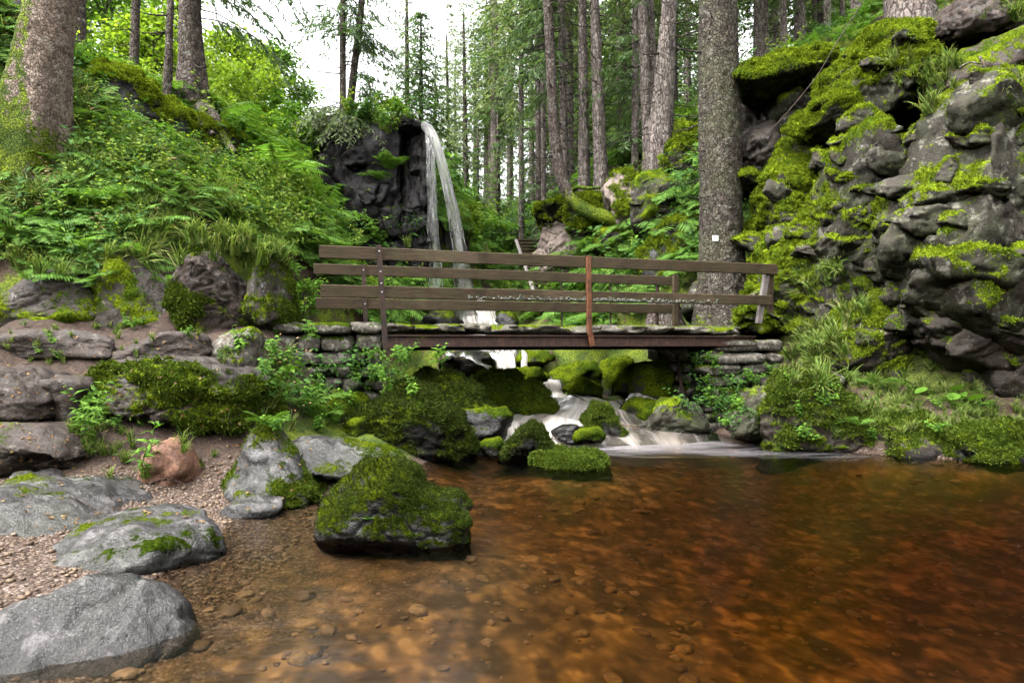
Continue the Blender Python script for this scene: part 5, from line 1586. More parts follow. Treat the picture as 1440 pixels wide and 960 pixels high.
def frond(seed, L=.55, pairs=15, mat='fern', droop=.8, detail=True):
    g = np.random.default_rng(seed)
    mb = MB()
    k = np.linspace(0, 1, 14)
    P = np.stack([L * (k * .85), .04 * L * np.sin(k * 3 + seed), L * (.75 * k - droop * .62 * k ** 2.2)], 1)
    v, f, _ = tube(P, np.linspace(.004, .001, 14), 3)
    mb.add(v, f)
    t_, sd, up = frames(P)
    for j in range(pairs):
        q = .10 + .9 * j / pairs
        b = np.array([np.interp(q, k, P[:, c]) for c in range(3)])
        tt = np.array([np.interp(q, k, t_[:, c]) for c in range(3)])
        prof = math.sin(PI * min(1, .18 + q * .86)) ** .8
        for s in (-1, 1):
            ln = L * .30 * prof * g.uniform(.9, 1.1)
            lat = np.array([0, s, 0])
            d = unit(lat + tt * .45 - UP * g.uniform(.1, .35))
            if detail:
                for e in range(4):
                    qb = b + d * ln * e / 4.6
                    for s2 in (-1, 1):
                        d3 = unit(d * .7 + s2 * tt * .9)
                        l3 = ln * .26 * (1 - e / 5)
                        sdv = unit(np.cross(d3, UP)) * l3 * .22
                        m_ = qb + d3 * l3 * .5
                        mb.add([qb, m_ + sdv, qb + d3 * l3, m_ - sdv], [(0, 1, 2), (0, 2, 3)])
                mb.add([b, b + d * ln * .5 + tt * .012 * L, b + d * ln, b + d * ln * .5 - tt * .012 * L], [(0, 1, 2), (0, 2, 3)])
            else:
                w = L * .021
                mb.add([b, b + d * ln * .4 + tt * w, b + d * ln, b + d * ln * .4 - tt * w], [(0, 1, 2), (0, 2, 3)])
    return mb.mesh("frond", M[mat], False)

def fern_clump_mesh(seed, n=7, L=.6):
    g = np.random.default_rng(seed)
    mb = MB()
    for i in range(n):
        me = frond(seed * 10 + i, L * g.uniform(.7, 1.15), 21, 'fern', g.uniform(.6, 1.1), False)
        v = np.zeros(len(me.vertices) * 3, dtype=np.float32); me.vertices.foreach_get("co", v); v = v.reshape(-1, 3)
        f = np.zeros(len(me.polygons) * 3, dtype=np.int32); me.polygons.foreach_get("vertices", f); f = f.reshape(-1, 3)
        bpy.data.meshes.remove(me)
        a = 2 * PI * i / n + g.uniform(-.3, .3)
        v = np.stack([v[:, 0] * math.cos(a) - v[:, 1] * math.sin(a), v[:, 0] * math.sin(a) + v[:, 1] * math.cos(a), v[:, 2]], 1)
        mb.add(v, f)
    return mb.mesh("fern", M['fern'], False)

def tuft(seed, n=34, h=.34, w=.007, spread=.5, mat='grass', droop=.8):
    g = np.random.default_rng(seed)
    mb = MB()
    for i in range(n):
        a = g.uniform(0, 2 * PI)
        L = h * g.uniform(.5, 1.2)
        k = np.linspace(0, 1, 5)
        r = spread * g.uniform(.2, 1.0)
        dr = droop * g.uniform(.5, 1.3)
        P = np.stack([r * L * k ** 1.2, 0 * k, L * (k - dr * .62 * k ** 2.4)], 1)
        wv = w * (1 - k ** 2) * g.uniform(.7, 1.3) + .0006
        sd = np.array([.25 * g.normal(), 1, 0])
        v = np.concatenate([P + sd * wv[:, None], P - sd * wv[:, None]])
        f = [(j, j + 1, j + 6, j + 5) for j in range(4)]
        v = np.stack([v[:, 0] * math.cos(a) - v[:, 1] * math.sin(a), v[:, 0] * math.sin(a) + v[:, 1] * math.cos(a), v[:, 2]], 1) + np.array([g.normal() * .03, g.normal() * .03, 0])
        mb.add(v, f)
    return mb.mesh("grass_tuft", M[mat], False)

def moss_tuft_mesh(seed, n=9, h=.035, mat='mosstuft'):
    g = np.random.default_rng(seed)
    a = g.uniform(0, 2 * PI, n)
    base = np.stack([g.normal(size=n) * .018, g.normal(size=n) * .018, np.full(n, -.004)], 1)
    d = unit(np.stack([np.cos(a) * .8, np.sin(a) * .8, g.uniform(.35, 1.2, n)], 1))
    s = unit(np.cross(d, g.normal(size=(n, 3))))
    v, f = diamonds(base, d, s, h * g.uniform(.6, 1.2, n), np.full(n, h * .32))
    return mesh("moss_tuft", v, f, M[mat], False)

def scatter(name, pts, rot, scl, idx, protos, parent=None):
    """one object whose geometry nodes put small plants on the points"""
    c = bpy.data.collections.new(name + "_kinds")
    for k, me in enumerate(protos):
        o = bpy.data.objects.new("%s_%02d" % (me.name, k), me)
        c.objects.link(o)
    me = bpy.data.meshes.new(name)
    n = len(pts)
    me.vertices.add(n)
    me.vertices.foreach_set("co", np.asarray(pts, np.float32).ravel())
    a = me.attributes.new("rot", 'FLOAT_VECTOR', 'POINT'); a.data.foreach_set("vector", np.asarray(rot, np.float32).ravel())
    a = me.attributes.new("scl", 'FLOAT', 'POINT'); a.data.foreach_set("value", np.asarray(scl, np.float32))
    a = me.attributes.new("idx", 'INT', 'POINT'); a.data.foreach_set("value", np.asarray(idx, np.int32))
    me.update()
    o = link(name, me, parent)
    ng = bpy.data.node_groups.new(name, 'GeometryNodeTree')
    ng.interface.new_socket("Geometry", in_out='INPUT', socket_type='NodeSocketGeometry')
    ng.interface.new_socket("Geometry", in_out='OUTPUT', socket_type='NodeSocketGeometry')
    N, Lk = ng.nodes.new, ng.links.new
    gi, go = N("NodeGroupInput"), N("NodeGroupOutput")
    iop, ci = N("GeometryNodeInstanceOnPoints"), N("GeometryNodeCollectionInfo")
    ci.inputs['Collection'].default_value = c
    ci.inputs['Separate Children'].default_value = True
    ci.inputs['Reset Children'].default_value = True
    iop.inputs['Pick Instance'].default_value = True
    def na(nm, ty):
        q = N("GeometryNodeInputNamedAttribute"); q.data_type = ty; q.inputs['Name'].default_value = nm
        return q.outputs['Attribute']
    e2r = N("FunctionNodeEulerToRotation")
    Lk(na("rot", 'FLOAT_VECTOR'), e2r.inputs[0])
    Lk(gi.outputs[0], iop.inputs['Points'])
    Lk(ci.outputs[0], iop.inputs['Instance'])
    Lk(na("idx", 'INT'), iop.inputs['Instance Index'])
    Lk(e2r.outputs[0], iop.inputs['Rotation'])
    Lk(na("scl", 'FLOAT'), iop.inputs['Scale'])
    Lk(iop.outputs[0], go.inputs[0])
    md = o.modifiers.new("scatter", 'NODES')
    md.node_group = ng
    return o

def ground_scatter(name, n, xr, yr, cond, protos, seed, s0=.7, s1=1.3, tilt=.18, wts=None, align=.5):
    g = np.random.default_rng(seed)
    x, y = g.uniform(*xr, n * 6), g.uniform(*yr, n * 6)
    z = ground_z(x, y)
    k = np.where(cond(x, y, z))[0][:n]
    x, y, z = x[k], y[k], z[k]
    e = .15
    sx = (ground_z(x + e, y, False) - ground_z(x - e, y, False)) / (2 * e)
    sy = (ground_z(x, y + e, False) - ground_z(x, y - e, False)) / (2 * e)
    rx = align * np.arctan(sy) + tilt * g.normal(size=len(x))
    ry = -align * np.arctan(sx) + tilt * g.normal(size=len(x))
    rot = np.stack([rx, ry, g.uniform(0, 2 * PI, len(x))], 1)
    # euler XYZ applies z last; tilt should stay in world axes, so rotate the tilt back
    ca, sa = np.cos(rot[:, 2]), np.sin(rot[:, 2])
    rot[:, 0], rot[:, 1] = rx * ca + ry * sa, -rx * sa + ry * ca
    idx = g.choice(len(protos), len(x), p=wts)
    return scatter(name, np.stack([x, y, z - .02], 1), rot, s0 + (s1 - s0) * g.random(len(x)) ** 1.5, idx, protos)

H1 = [herb(401, 4, .42, 8, .17, .085, 'leaf'), herb(402, 3, .55, 9, .16, .065, 'leaf_dark'), herb(403, 5, .34, 8, .11, .06, 'leaf'), herb(404, 3, .62, 11, .20, .050, 'leaf')]
HY = [herb(411, 5, .45, 10, .09, .045, 'leaf_yellow'), herb(412, 4, .6, 12, .10, .05, 'leaf_yellow')]
HB = [herb(415, 4, .5, 7, .12, .03, 'litter')]
HD = [herb(413, 5, .45, 10, .11, .06, 'leaf_dark')]
F1 = [fern_clump_mesh(421, 8, .85), fern_clump_mesh(422, 7, .65)]
T1 = [tuft(431, 40, .36), tuft(432, 34, .28, .006, .6), tuft(433, 46, .44, .006, .55, droop=1.0)]

nslope = lambda x, y, z: fbm(np.stack([x * .55, y * .55, x * 0 + 3], 1), 2)
left_slope = lambda x, y, z: (x < -2.3 - .10 * (y - 9)) & (z > 1.95) & ((x - (-6.9)) ** 2 + (y - 9.9) ** 2 > .25) & (y > 8.9) & (z < 7.2) & (np.minimum(np.minimum(np.hypot(x + 7.4, y - 12.3), np.hypot(x + 7.1, y - 13.1)), np.hypot(x + 6.55, y - 14.2)) > 1.15)
o = ground_scatter("leafy_undergrowth", 4600, (-11, -2.2), (8.9, 17.5), left_slope, H1 + HY[:1] + F1 + HB, 501, .45, 1.1, wts=[.19, .18, .19, .17, .05, .08, .08, .06])
tag(o, "dense leafy undergrowth covering the slope left of the bridge", "undergrowth", kind='stuff')
o = ground_scatter("pale_undergrowth", 1500, (-7.5, -2.2), (9.5, 17.0), lambda x, y, z: left_slope(x, y, z) & (x > -5.6 + .35 * noise(np.stack([x, y, z], 1) * .8) * 4), HY + H1[2:3], 509, .5, 1.2)
tag(o, "paler yellow-green herbs on the part of the slope nearest the stream", "undergrowth", kind='stuff')
o = ground_scatter("slope_grass", 2600, (-10, -3.0), (8.9, 13.5), lambda x, y, z: left_slope(x, y, z) & (nslope(x, y, z) > -.05), T1, 502, .8, 1.6, align=.8)
tag(o, "long grass hanging between the plants on the left slope", "grass", kind='stuff')
o = ground_scatter("ridge_shrubbery", 2600, (-14, -4), (13.5, 26), lambda x, y, z: (z > 4.2) & (x < -.55 * (y - 13.5) * 0 - 4.2) & (y > 14.8 + .0 * x) & (z < 10), HY + H1[:1] + F1[:1], 503, .8, 1.9, wts=[.4, .35, .2, .05])
tag(o, "bright yellow-green shrubbery behind the left ridge", "shrubbery", kind='stuff')
o = ground_scatter("valley_undergrowth", 1700, (-3.6, 7), (17, 33), lambda x, y, z: (z > 2.4) & ~((np.abs(x + .6) < 1.3) & (y < 24)), HY[:1] + H1[:2] + F1[:1], 504, .8, 1.9, wts=[.35, .25, .2, .2])
tag(o, "low green undergrowth on the valley floor behind the bridge", "undergrowth", kind='stuff')
o = ground_scatter("forest_undergrowth", 1500, (-6, 26), (27, 60), lambda x, y, z: z > 3, HY[:1] + H1[:2] + F1[:1], 505, 1.6, 3.6, wts=[.3, .25, .25, .2])
tag(o, "undergrowth on the floor of the far forest", "undergrowth", kind='stuff')
o = ground_scatter("bank_grass", 520, (1.4, 6.5), (11.0, 18.5), lambda x, y, z: (z > .9) & (z < 5.5) & ~((np.abs(x - 4.3) < .6) & (np.abs(y - 13.7) < .6)) & ((y > 13.8) | (x > 4.7)), T1, 506, .6, 1.2, align=.8)
tag(o, "grass on the bank beside the biggest trunk", "grass", kind='stuff')
o = ground_scatter("bank_undergrowth", 520, (1.2, 7), (13.8, 19.5), lambda x, y, z: (z > 1.7) & (z < 6.5) & ~((np.abs(x - 4.3) < .7) & (np.abs(y - 13.7) < .7)), H1[:3] + F1[:1], 507, .5, 1.0, wts=[.35, .3, .25, .1])
tag(o, "leafy plants on the green bank left of the biggest trunk", "undergrowth", kind='stuff')
o = ground_scatter("shore_grass", 420, (3.9, 8.5), (8.7, 10.9), lambda x, y, z: (z > .22) & (z < 1.6), T1, 508, .35, .85, align=.8)
tag(o, "grass tufts on the right bank above the water", "grass", kind='stuff')

o = ground_scatter("upland_undergrowth", 1100, (4.8, 13), (10.5, 20), lambda x, y, z: z > 5.4, H1[:3] + T1 + F1[:1], 510, .5, 1.1)
tag(o, "grass and herbs on the forest floor above the right cliff", "undergrowth", kind='stuff')
o = ground_scatter("stream_bank_undergrowth", 700, (-3.0, 3.2), (13.4, 18), lambda x, y, z: (z > 1.05) & (ground_z(x, y, False) > np.interp(y, _sd[::-1, 1], _sd[::-1, 2]) + .12), T1 + H1[2:3], 511, .35, .8, align=.8)
tag(o, "grass and small herbs on the stream banks behind the bridge", "undergrowth", kind='stuff')
# plants by the left end of the bridge and along the beach edge
def patch(name, spots, protos, seed, label, s=(.5, 1.0), spread=.2, n=6, cat="undergrowth"):
    g = np.random.default_rng(seed)
    pts, rot, scl, idx = [], [], [], []
    for (px, py, Yp) in spots:
        for k in range(n):
            e = g.normal(size=2) * spread * 960 / Yp
            c, nr = on_surface(px + e[0], py + e[1] * .55, Yp)
            q = unit(nr * .45 + UP + .25 * g.normal(size=3))
            pts.append(c)
            th, ph = math.acos(min(1, q[2])), math.atan2(q[1], q[0])
            rot.append((0, th, ph) if k % 2 else (0, -th, ph + PI))
            scl.append(g.uniform(*s)); idx.append(g.integers(len(protos)))
    o = scatter(name, np.array(pts), np.array(rot), np.array(scl), np.array(idx), protos)
    tag(o, label, cat, kind='stuff')
    return o
patch("abutment_plants", [(390, 560, 8.5), (420, 590, 8.3), (470, 545, 8.6), (500, 535, 8.7), (530, 530, 8.7), (550, 540, 8.6), (395, 530, 8.6), (440, 560, 8.5), (370, 590, 7.9), (545, 515, 9.0), (470, 605, 8.2), (575, 520, 9.0), (380, 500, 8.6)], H1[:3] + T1[:1], 520, "green plants and grass below the left abutment wall", (.4, .85), .22, 6)
patch("beach_plants", [(120, 625, 6.7), (150, 640, 6.6), (175, 650, 6.6), (140, 600, 6.9), (265, 612, 7.0), (170, 610, 6.9), (110, 600, 6.9)], T1 + H1[2:3] + T1 + H1[3:4], 521, "grass and herbs growing in front of the long mossy slab", (.35, .75), .15, 6)
patch("kerb_plants", [(60, 498, 7.4), (80, 503, 7.3), (310, 510, 7.7), (330, 500, 7.7), (190, 500, 7.4), (150, 465, 8.2), (90, 470, 8.2), (200, 470, 8.2), (265, 470, 8.2), (350, 480, 8.2), (400, 470, 8.9), (30, 475, 8.0)], T1[:2] + H1[2:3], 522, "small tufts along the kerb stones of the path", (.25, .5), .14, 5)
patch("hanging_grass", [(240, 345, 8.8), (265, 350, 8.7), (300, 345, 8.8), (320, 350, 8.8), (345, 352, 8.9), (370, 358, 9.0), (210, 340, 9.0), (190, 345, 9.1), (160, 345, 9.2), (60, 375, 8.9), (20, 375, 8.9), (95, 370, 8.9), (130, 360, 9.1)], T1, 523, "grass hanging over the edge of the rock face behind the path", (.9, 1.5), .18, 7, "grass")
patch("abutment_ivy", [(985, 545, 11.2), (1000, 560, 11.0), (1030, 545, 11.2), (1010, 575, 10.9), (990, 580, 11.0), (1060, 540, 11.2), (1040, 575, 10.8), (1000, 520, 11.2), (1020, 600, 10.7)], HD + H1[:3], 524, "dark leafy plants growing out of the right abutment wall", (.4, .75), .15, 6)
patch("shore_plants", [(1085, 535, 9.7), (1110, 530, 9.7), (1160, 575, 9.2), (1200, 580, 9.1), (1230, 565, 9.3), (1270, 560, 9.3), (1280, 600, 8.9), (1310, 580, 9.0), (1240, 600, 9.0), (1130, 580, 9.1), (1180, 610, 8.9), (1380, 570, 9.0), (1340, 560, 9.1), (1420, 590, 8.6), (1100, 600, 9.2)], T1 + H1[2:3], 525, "grassy and leafy tufts on the right bank", (.35, .8), .2, 7)
patch("cliff_foot_grass", [(1140, 500, 10.8), (1165, 490, 10.5), (1180, 470, 10.4), (1130, 470, 11.2), (1150, 520, 10.5), (1200, 440, 10.3), (1120, 500, 11.1), (1160, 390, 11.6), (1140, 410, 11.8), (1180, 380, 11.4), (1175, 520, 10.3)], T1, 526, "long grass draped over the mossy foot of the right cliff", (.8, 1.4), .2, 7, "grass")
patch("cliff_top_grass", [(1280, 90, 10.4), (1300, 110, 10.3), (1320, 120, 10.2), (1425, 130, 9.6), (1430, 150, 9.5), (1340, 95, 10.3), (1290, 150, 10.2), (1420, 20, 10.2)], T1, 527, "grass hanging from the earthy shelf at the top right", (.8, 1.3), .16, 7, "grass")
patch("gorge_plants", [(470, 335, 18.6), (500, 330, 18.8), (520, 335, 18.8), (440, 330, 18.5), (560, 340, 19), (650, 330, 21), (665, 350, 21), (660, 400, 20), (700, 430, 19), (720, 425, 19), (750, 430, 19), (560, 440, 17), (480, 440, 15), (430, 440, 12), (550, 168, 19.6), (575, 168, 19.6), (520, 172, 19.8), (490, 178, 19.8)], HY[:1] + H1[:2] + T1[:1], 528, "bright plants at the foot of the waterfall cliff", (.8, 1.6), .4, 8)

# moss tufts: fuzz standing on the moss of the near and middle rocks
MT = [moss_tuft_mesh(k) for k in (441, 442, 443)]
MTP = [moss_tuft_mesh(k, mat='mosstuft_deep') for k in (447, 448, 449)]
MTD = [moss_tuft_mesh(k, mat='mosstuft_dark') for k in (444, 445, 446)]
def fuzz(key, n, s0, s1, seed, thr=.5, kinds=None):
    o, v, f, m = ROCKS[key]
    vs, fs, ms = [v], [f], [m]
    for ch in o.children:
        if ch.name.split('.')[0] == 'block':      # the jointed blocks carry moss too
            me = ch.data
            bv = np.zeros(len(me.vertices) * 3, np.float32); me.vertices.foreach_get('co', bv)
            bf = np.zeros(len(me.polygons) * 3, np.int32); me.polygons.foreach_get('vertices', bf)
            bm = np.zeros(len(me.vertices), np.float32); me.attributes['moss'].data.foreach_get('value', bm)
            fs.append(bf.reshape(-1, 3) + sum(len(q) for q in vs)); ms.append(bm)
            vs.append(bv.reshape(-1, 3) + np.array(ch.location) + np.array(o.location))
    v, f, m = np.concatenate(vs), np.concatenate(fs), np.concatenate(ms)
    g = np.random.default_rng(seed)
    a, b, c = v[f[:, 0]], v[f[:, 1]], v[f[:, 2]]
    nr = np.cross(b - a, c - a)
    ar = np.linalg.norm(nr, axis=1)
    cen = (a + b + c) / 3
    nrm = nr / (ar[:, None] + 1e-12)
    facing = (nrm * (np.array([0, 0, 1.5]) - cen)).sum(1) > -.3 * np.linalg.norm(cen, axis=1)
    w = ar * sstep(thr - .1, thr + .15, m[f].mean(1)) * facing * (cen[:, 2] > .0)
    if w.sum() <= 0:
        return
    k = g.choice(len(f), n, p=w / w.sum())
    r1, r2 = np.sqrt(g.random(n)), g.random(n)
    p = (1 - r1)[:, None] * a[k] + (r1 * (1 - r2))[:, None] * b[k] + (r1 * r2)[:, None] * c[k]
    q = unit(nrm[k] + .3 * g.normal(size=(n, 3)) - np.array([0, 0, .15]))
    th = np.arccos(np.clip(q[:, 2], -1, 1))
    ph = np.arctan2(q[:, 1], q[:, 0])
    rot = np.stack([np.zeros(n), th, ph], 1)      # euler XYZ: tilt about y, then heading about z
    sc = scatter("moss", p - np.array(o.location), rot, g.uniform(s0, s1, n), g.integers(0, 3, n), kinds or MT, o)
    sc["kind"] = "stuff"
for k, (key, n, s0, s1) in enumerate((('f1', 3600, .3, .65), ('f6', 3500, .7, 1.4), ('s1', 4500, .7, 1.5), ('s2', 3500, .8, 1.5), ('s3', 1500, .8, 1.6), ('s4', 1600, .8, 1.5), ('s5', 2200, .7, 1.3), ('s6', 2200, .7, 1.3), ('s10', 1500, .8, 1.4), ('b2', 3500, .8, 1.8), ('b3', 2500, .8, 1.8), ('b4', 1800, .8, 1.6), ('w1', 2000, .8, 1.6), ('w2', 1500, .8, 1.6), ('f2', 800, .6, 1.0), ('f5', 250, .6, 1.0))):
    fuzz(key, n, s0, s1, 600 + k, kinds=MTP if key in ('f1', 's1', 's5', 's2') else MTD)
for k, (key, n) in enumerate((('r1', 6500), ('r6', 8000), ('r7', 5000), ('r8', 8500), ('r9', 9000), ('r12', 6000), ('r13', 7000), ('r14', 5000), ('r5', 2500), ('h1', 3000), ('h3', 2000), ('h4', 3000), ('h6', 3000), ('h7', 2500), ('g1', 3500), ('g2', 3500), ('g3', 3500), ('w5', 900), ('w6', 900))):
    big_ = key[0] in 'h'
    fuzz(key, int(n * 1.3), .55 if not big_ else .9, 1.15 if not big_ else 1.7, 640 + k)

# single ferns, each a thing with its fronds
FR = [frond(450 + k, .62, 16, 'fern', (.7, .85, 1.0)[k % 3], True) for k in range(4)]
def fern(px, py, Yp, size, label, n=7, seed=0, rz=0, spread=(0, 2 * PI), name="fern", fan=FR, cat="fern", group=None):
    g = np.random.default_rng(seed)
    root = empty(name, tuple(on_surface(px, py, Yp)[0]))
    tag(root, label, cat, group)
    for k in range(n):
        a = spread[0] + (spread[1] - spread[0]) * (k + .5 * g.random()) / n
        link("frond", fan[k % len(fan)], root, (0, 0, 0), (g.normal() * .15, -g.uniform(-.15, .35), a), size * g.uniform(.75, 1.15))
    return root
fern(425, 575, 8.2, 1.0, "big fern with arching fronds below the left abutment wall", 9, 1)
fern(455, 592, 8.1, .8, "broad low fern beside the rounded mossy boulder", 7, 2)
fern(375, 600, 7.5, .5, "small fern at the right foot of the long mossy slab", 5, 3)
fern(140, 290, 9.3, .95, "upright fern in front of the small rounded rock on the slope", 7, 4)
fern(150, 215, 10.4, 1.15, "large fern right of the leaning trunk's foot", 9, 5)
fern(190, 235, 10.8, 1.0, "fern on the slope below the yellow ridge moss", 8, 6)
fern(120, 185, 10.9, 1.0, "fern just behind the leaning trunk", 7, 7)
fern(60, 235, 9.4, .9, "fern growing against the foot of the leaning trunk", 7, 8)
fern(30, 350, 8.8, .8, "fern at the left edge above the lichen rock face", 7, 9)
fern(40, 395, 8.3, .45, "little fern on the mossy rock face at the far left", 5, 10)
fern(1235, 545, 9.5, .75, "bright fern on the right bank beneath the cliff", 7, 11)
fern(1205, 598, 9.0, .6, "flat fern hanging over the right bank's edge", 5, 12)
fern(1105, 470, 11.1, .75, "pale fern frond cluster arching left at the bridge's right end", 5, 13, spread=(2.2, 4.2))
fern(1020, 570, 10.9, .6, "fern in the joints of the right abutment wall", 5, 14)
fern(270, 300, 9.8, .9, "fern in the middle of the leafy slope", 7, 15)
fern(420, 355, 13.0, 1.2, "fern at the right edge of the leafy slope by the rails", 8, 16)
fern(340, 290, 11.2, 1.0, "fern among tall herbs high on the leafy slope", 8, 17)
fern(210, 320, 9.2, .8, "fern right above the recessed earthy rock", 7, 18)
LF = [frond(470 + k, .9, 9, 'leaf', .95, False) for k in range(3)]
fern(548, 240, 18.6, 1.3, "large-leaved fern hanging on the dark cliff beside the waterfall", 9, 19, spread=(-2.9, -.2))
fern(536, 255, 18.6, 1.2, "second large fern left of the hanging one on the dark cliff", 7, 20, spread=(-3.2, -.6))
fern(515, 545, 8.4, .4, "tiny fern on top of the rounded mossy boulder", 4, 21)
fern(520, 730, 4.98, .12, "tiny bright fern sprig on the face of the pool boulder", 4, 22, spread=(-2.6, -.4))

# broad-leaved plant on the right bank
def broad(px, py, Yp, n, r, label, seed):
    g = np.random.default_rng(seed)
    root = empty("broad_leaved_plant", tuple(on_surface(px, py, Yp)[0]))
    tag(root, label, "plant")
    for k in range(n):
        th = np.linspace(0, 2 * PI, 13)[:-1]
        rr = r * g.uniform(.7, 1.2) * (1 - .25 * np.exp(-((th - PI) / .5) ** 2))
        ring = np.stack([rr * np.cos(th), rr * np.sin(th), .10 * rr * np.cos(2 * th)], 1)
        v = np.concatenate([[[0, 0, -.1 * r]], ring])
        f = np.array([(0, 1 + j, 1 + (j + 1) % 12) for j in range(12)])
        h = g.uniform(.08, .2)
        c = np.array([g.normal() * r * 1.6, g.normal() * r * 1.3, h])
        link("leaf", mesh("leaf", v, f, M['leaf'], True), root, tuple(c), (g.uniform(.1, .6), g.normal() * .3, g.uniform(0, 6.28)))
        vv, ff, _ = tube([(0, 0, 0), c * (.6, .6, .7), c], .004, 4)
        link("stalk", mesh("stalk", vv, ff, M['leaf']), root)
broad(1365, 575, 8.95, 6, .10, "round-leaved plant on the mossy right bank", 5)
broad(1330, 560, 9.1, 4, .09, "round-leaved plant closer to the cliff's undercut", 6)

# leafy shrubs
def shrub(px, py, Yp, rx, rz_, n, ls, mat, label, seed, group=None, ry=None, name="leafy_shrub"):
    g = np.random.default_rng(seed)
    c0 = np.array(at(px, py, Yp))
    ry = ry or rx * .8
    root = empty(name, tuple(c0))
    tag(root, label, "shrub", group)
    nc = 26
    cc = unit(g.normal(size=(nc, 3))) * (g.random(nc) ** .45)[:, None] * (rx, ry, rz_) + (0, 0, rz_ * .95)
    cr = g.uniform(.22, .42, nc) * min(rx, rz_)
    k = g.integers(0, nc, n)
    p = cc[k] + unit(g.normal(size=(n, 3))) * (cr[k] * g.random(n) ** .4)[:, None]
    d = unit(np.stack([g.normal(size=n), g.normal(size=n), g.normal(size=n) * .5 - .25], 1))
    s = unit(np.cross(d, UP + .5 * g.normal(size=(n, 3))))
    v, f = diamonds(p, d, s, ls * g.uniform(.6, 1.3, n), ls * .5 * g.uniform(.7, 1.2, n))
    slink("foliage", mesh("foliage", v, f, M[mat], False), root)
    mb = MB()
    for j in range(9):
        e = cc[g.integers(nc)]
        vv, ff, _ = tube(resample([(g.normal() * .08, g.normal() * .08, -.3), e * (.4, .4, .55), e], 6), np.linspace(.03, .006, 6), 4)
        mb.add(vv, ff)
    slink("stems", mb.mesh("stems", M['twig'], False), root)
SG = "leafy shrubs between the ridge and the cliff"
shrub(380, 285, 18.5, 1.0, 1.0, 3800, .13, 'leaf_dark', "dark leafy shrub overhanging the left side of the waterfall cliff", 1, SG)
shrub(375, 240, 19.5, 1.3, .9, 3600, .13, 'leaf', "green leafy shrub above the dark overhanging one", 2, SG)
shrub(420, 220, 20.5, 1.1, .8, 3000, .13, 'leaf', "leafy shrub next to the drooping spruce boughs on the cliff", 3, SG)
shrub(398, 335, 17.6, .8, .8, 3200, .12, 'leaf_dark', "dark shrub low in the corner between slope and cliff", 4, SG)
shrub(350, 190, 21.0, 1.4, .9, 3200, .15, 'leaf_yellow', "bright yellow-green shrub right of the ridge spruce's roots", 5, SG)
shrub(320, 165, 22.5, 1.5, 1.1, 3200, .16, 'leaf_yellow', "sunlit shrub directly behind the ridge spruce", 6, SG)
shrub(410, 195, 23.0, 1.5, .9, 3000, .16, 'leaf', "pale shrub on the skyline left of the cliff spruces", 7, SG)
shrub(505, 176, 19.8, .55, .35, 1500, .11, 'leaf_dark', "dark leafy bush hanging over the edge left of the capstone", 13)
shrub(545, 180, 21.5, .7, .5, 1500, .12, 'leaf_yellow', "yellow-green bush on the cliff top left of the capstone", 8, SG)
shrub(440, 400, 15.0, .9, .7, 2600, .10, 'leaf', "bright leafy bush beside the left end of the rails", 9, SG)
shrub(420, 440, 12.6, .6, .45, 2200, .08, 'leaf', "low leafy bush just above the left abutment wall", 10, SG)
shrub(655, 350, 22.0, .6, .8, 1800, .12, 'leaf_yellow', "bright bush lit behind the falling water", 11)
DG = "deciduous trees behind the left ridge"
def leaf_tree(px, py, Yp, H, r, mat, label, seed):
    g = np.random.default_rng(seed)
    b = np.array(at(px, py, Yp))
    root = empty("deciduous_tree", tuple(b))
    tag(root, label, "tree", DG)
    v, f, m = trunk_arrays([(0, 0, -1), (0, 0, H * .3), (.1, 0, H * .6), (.15, .1, H * .95)], [.16, .13, .09, .02], 8, 20, .01, .2, seed)
    link("trunk", mesh("trunk", v, f, M['bark_far'], True, {"moss": np.zeros(len(v))}), root)
    mb = MB()
    nc = 46
    cc = []
    for j in range(nc):
        z = H * g.uniform(.22, 1.0)
        rad = r * math.sin(PI * min(1, .15 + .85 * z / H)) ** .7 * g.uniform(.3, 1)
        a = g.uniform(0, 6.28)
        e = np.array([rad * math.cos(a), rad * math.sin(a), z])
        cc.append(e)
        vv, ff, _ = tube(resample([(0, 0, z * .7), e * (.5, .5, .93), e], 5), np.linspace(.03, .006, 5), 3)
        mb.add(vv, ff)
    slink("limbs", mb.mesh("limbs", M['twig'], False), root)
    cc = np.array(cc)
    n = 5200
    k = g.integers(0, nc, n)
    p = cc[k] + g.normal(size=(n, 3)) * (.32, .32, .22) * (r / 2.0)
    d = unit(np.stack([g.normal(size=n), g.normal(size=n), g.normal(size=n) * .4 - .3], 1))
    s = unit(np.cross(d, UP + .6 * g.normal(size=(n, 3))))
    v, f = diamonds(p, d, s, .19 * g.uniform(.6, 1.3, n), .11 * g.uniform(.7, 1.2, n))
    slink("crown", mesh("crown", v, f, M[mat], False), root)
leaf_tree(215, 165, 24, 3.6, 1.9, 'leaf_yellow', "bright yellow-green tree glowing behind the thin bare trunks", 31)
leaf_tree(330, 165, 26, 3.0, 2.0, 'leaf_yellow', "rounded yellow-green tree right of the ridge spruce", 32)
leaf_tree(150, 130, 26, 5.2, 2.2, 'leaf', "pale green tree between the leaning trunk and the slim dark trunk", 33)
leaf_tree(385, 170, 30, 3.0, 1.9, 'leaf', "low pale tree on the skyline below the open sky", 34)
leaf_tree(250, 130, 31, 5.4, 2.4, 'leaf_yellow', "tall yellow-green tree seen left of the ridge spruce", 35)
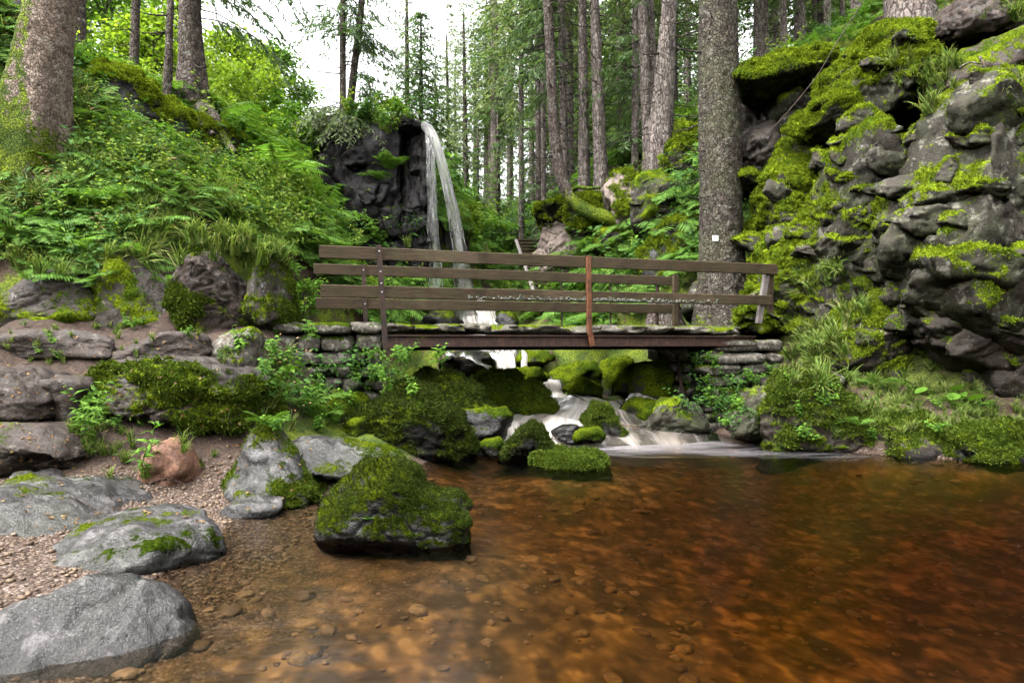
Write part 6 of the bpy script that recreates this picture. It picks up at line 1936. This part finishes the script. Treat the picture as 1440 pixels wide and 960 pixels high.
# pale roots and a cable on the right cliff
mb = MB()
o = None
for k, (pts, w) in enumerate((([(1378, 80, 10.0), (1385, 95, 9.9), (1392, 105, 9.85), (1394, 120, 9.8)], .022), ([(1385, 145, 9.65), (1388, 165, 9.6), (1392, 200, 9.5)], .026), ([(1350, 95, 10.1), (1365, 88, 10.0), (1385, 92, 9.9)], .016), ([(1392, 120, 9.8), (1390, 140, 9.7), (1393, 150, 9.65)], .014))):
    v, f, _ = tube(resample([at(*q) for q in pts], 12), np.linspace(w, w * .6, 12), 6)
    me = mesh("bare_root", v - np.array(at(*pts[0])), f, M['bark'], True, {"moss": np.zeros(len(v))})
    o = link("bare_root", me, None, at(*pts[0]))
    tag(o, ["upper reddish root dangling from the earthy shelf at the top right", "lowest thick bare root hanging down the shaded cliff face", "thin root lying across the earthy shelf", "thin root linking the dangling roots on the shaded cliff"][k], "root")
P = [at(1072, 196, 12.6), at(1110, 155, 12.5), at(1150, 105, 12.4), at(1178, 58, 12.3), at(1215, 0, 12.3)]
v, f, _ = tube(resample(P, 24), .008, 5)
o = link("steel_cable", mesh("steel_cable", v - np.array(P[0]), f, M['dark_steel']), None, P[0])
tag(o, "thin dark cable running down in front of the mossy slab", "cable")

# litter: fallen leaves and needles on the path, the slabs and the beach
g = np.random.default_rng(91)
mb = MB()
for k in range(420):
    px, py = g.uniform(0, 440), g.uniform(470, 810)
    c, nr = on_surface(px, py, 6.5)
    if c[2] < .03 or c[1] > 10:
        continue
    a = g.uniform(0, 6.28)
    d = np.array([math.cos(a), math.sin(a), 0]); d = unit(d - nr * (d @ nr))
    v, f = leaf_quad(c + nr * .008, d, nr + .2 * g.normal(size=3), g.uniform(.02, .055), g.uniform(.012, .03))
    mb.add(v, f)
o = link("fallen_leaves", mb.mesh("fallen_leaves", M['litter'], False))
tag(o, "small brown and ochre leaves strewn on the path and slabs", "leaves", kind='stuff')

# thin fallen twigs, each one a thing
for k, (px, py, a, L, lab) in enumerate(((70, 500, .2, .5, "thin bare twig lying on the earth below the leftmost kerb stone"), (230, 680, .9, .3, "short twig on the gravel behind the reddish boulder"), (120, 716, -.3, .35, "crooked twig across the flat pale granite outcrop"), (210, 705, 2.2, .25, "little forked twig on the gravel in front of the reddish boulder"))):
    c, nr = on_surface(px, py, 6.3)
    d = np.array([math.cos(a), math.sin(a) * .6, 0]); d = unit(d - nr * (d @ nr))
    sd_ = np.cross(nr, d)
    mb = MB()
    P = resample([-d * L / 2, sd_ * .04, d * L / 2], 8) + nr * .012
    v, f, _ = tube(P, np.linspace(.008, .003, 8), 5); mb.add(v, f)
    v, f, _ = tube([P[4], P[4] + (d + sd_ * .9) * L * .25 + nr * .02], [.005, .002], 4); mb.add(v, f)
    v, f, uv = mb.arrays()
    o = link("twig", mesh("twig", v, f, M['twig'], True, {"moss": np.zeros(len(v))}), None, tuple(c))
    tag(o, lab, "twig")
# ------------------------------------------------------------------ damp air of the gorge
t = NT("damp_air")
pv_ = t.n("ShaderNodeVolumePrincipled")
pv_.inputs['Color'].default_value = (.90, .95, .97, 1)
pv_.inputs['Density'].default_value = .028
pv_.inputs['Anisotropy'].default_value = .2
t.t.links.new(pv_.outputs[0], t.out.inputs['Volume'])
mb = MB()
mb.add(*box((0, 18, 22), 165, 165, 33))
o = link("haze", mb.mesh("haze", t.m, False))
tag(o, kind='stuff')
tag(o, "thin damp haze filling the gorge", "haze")
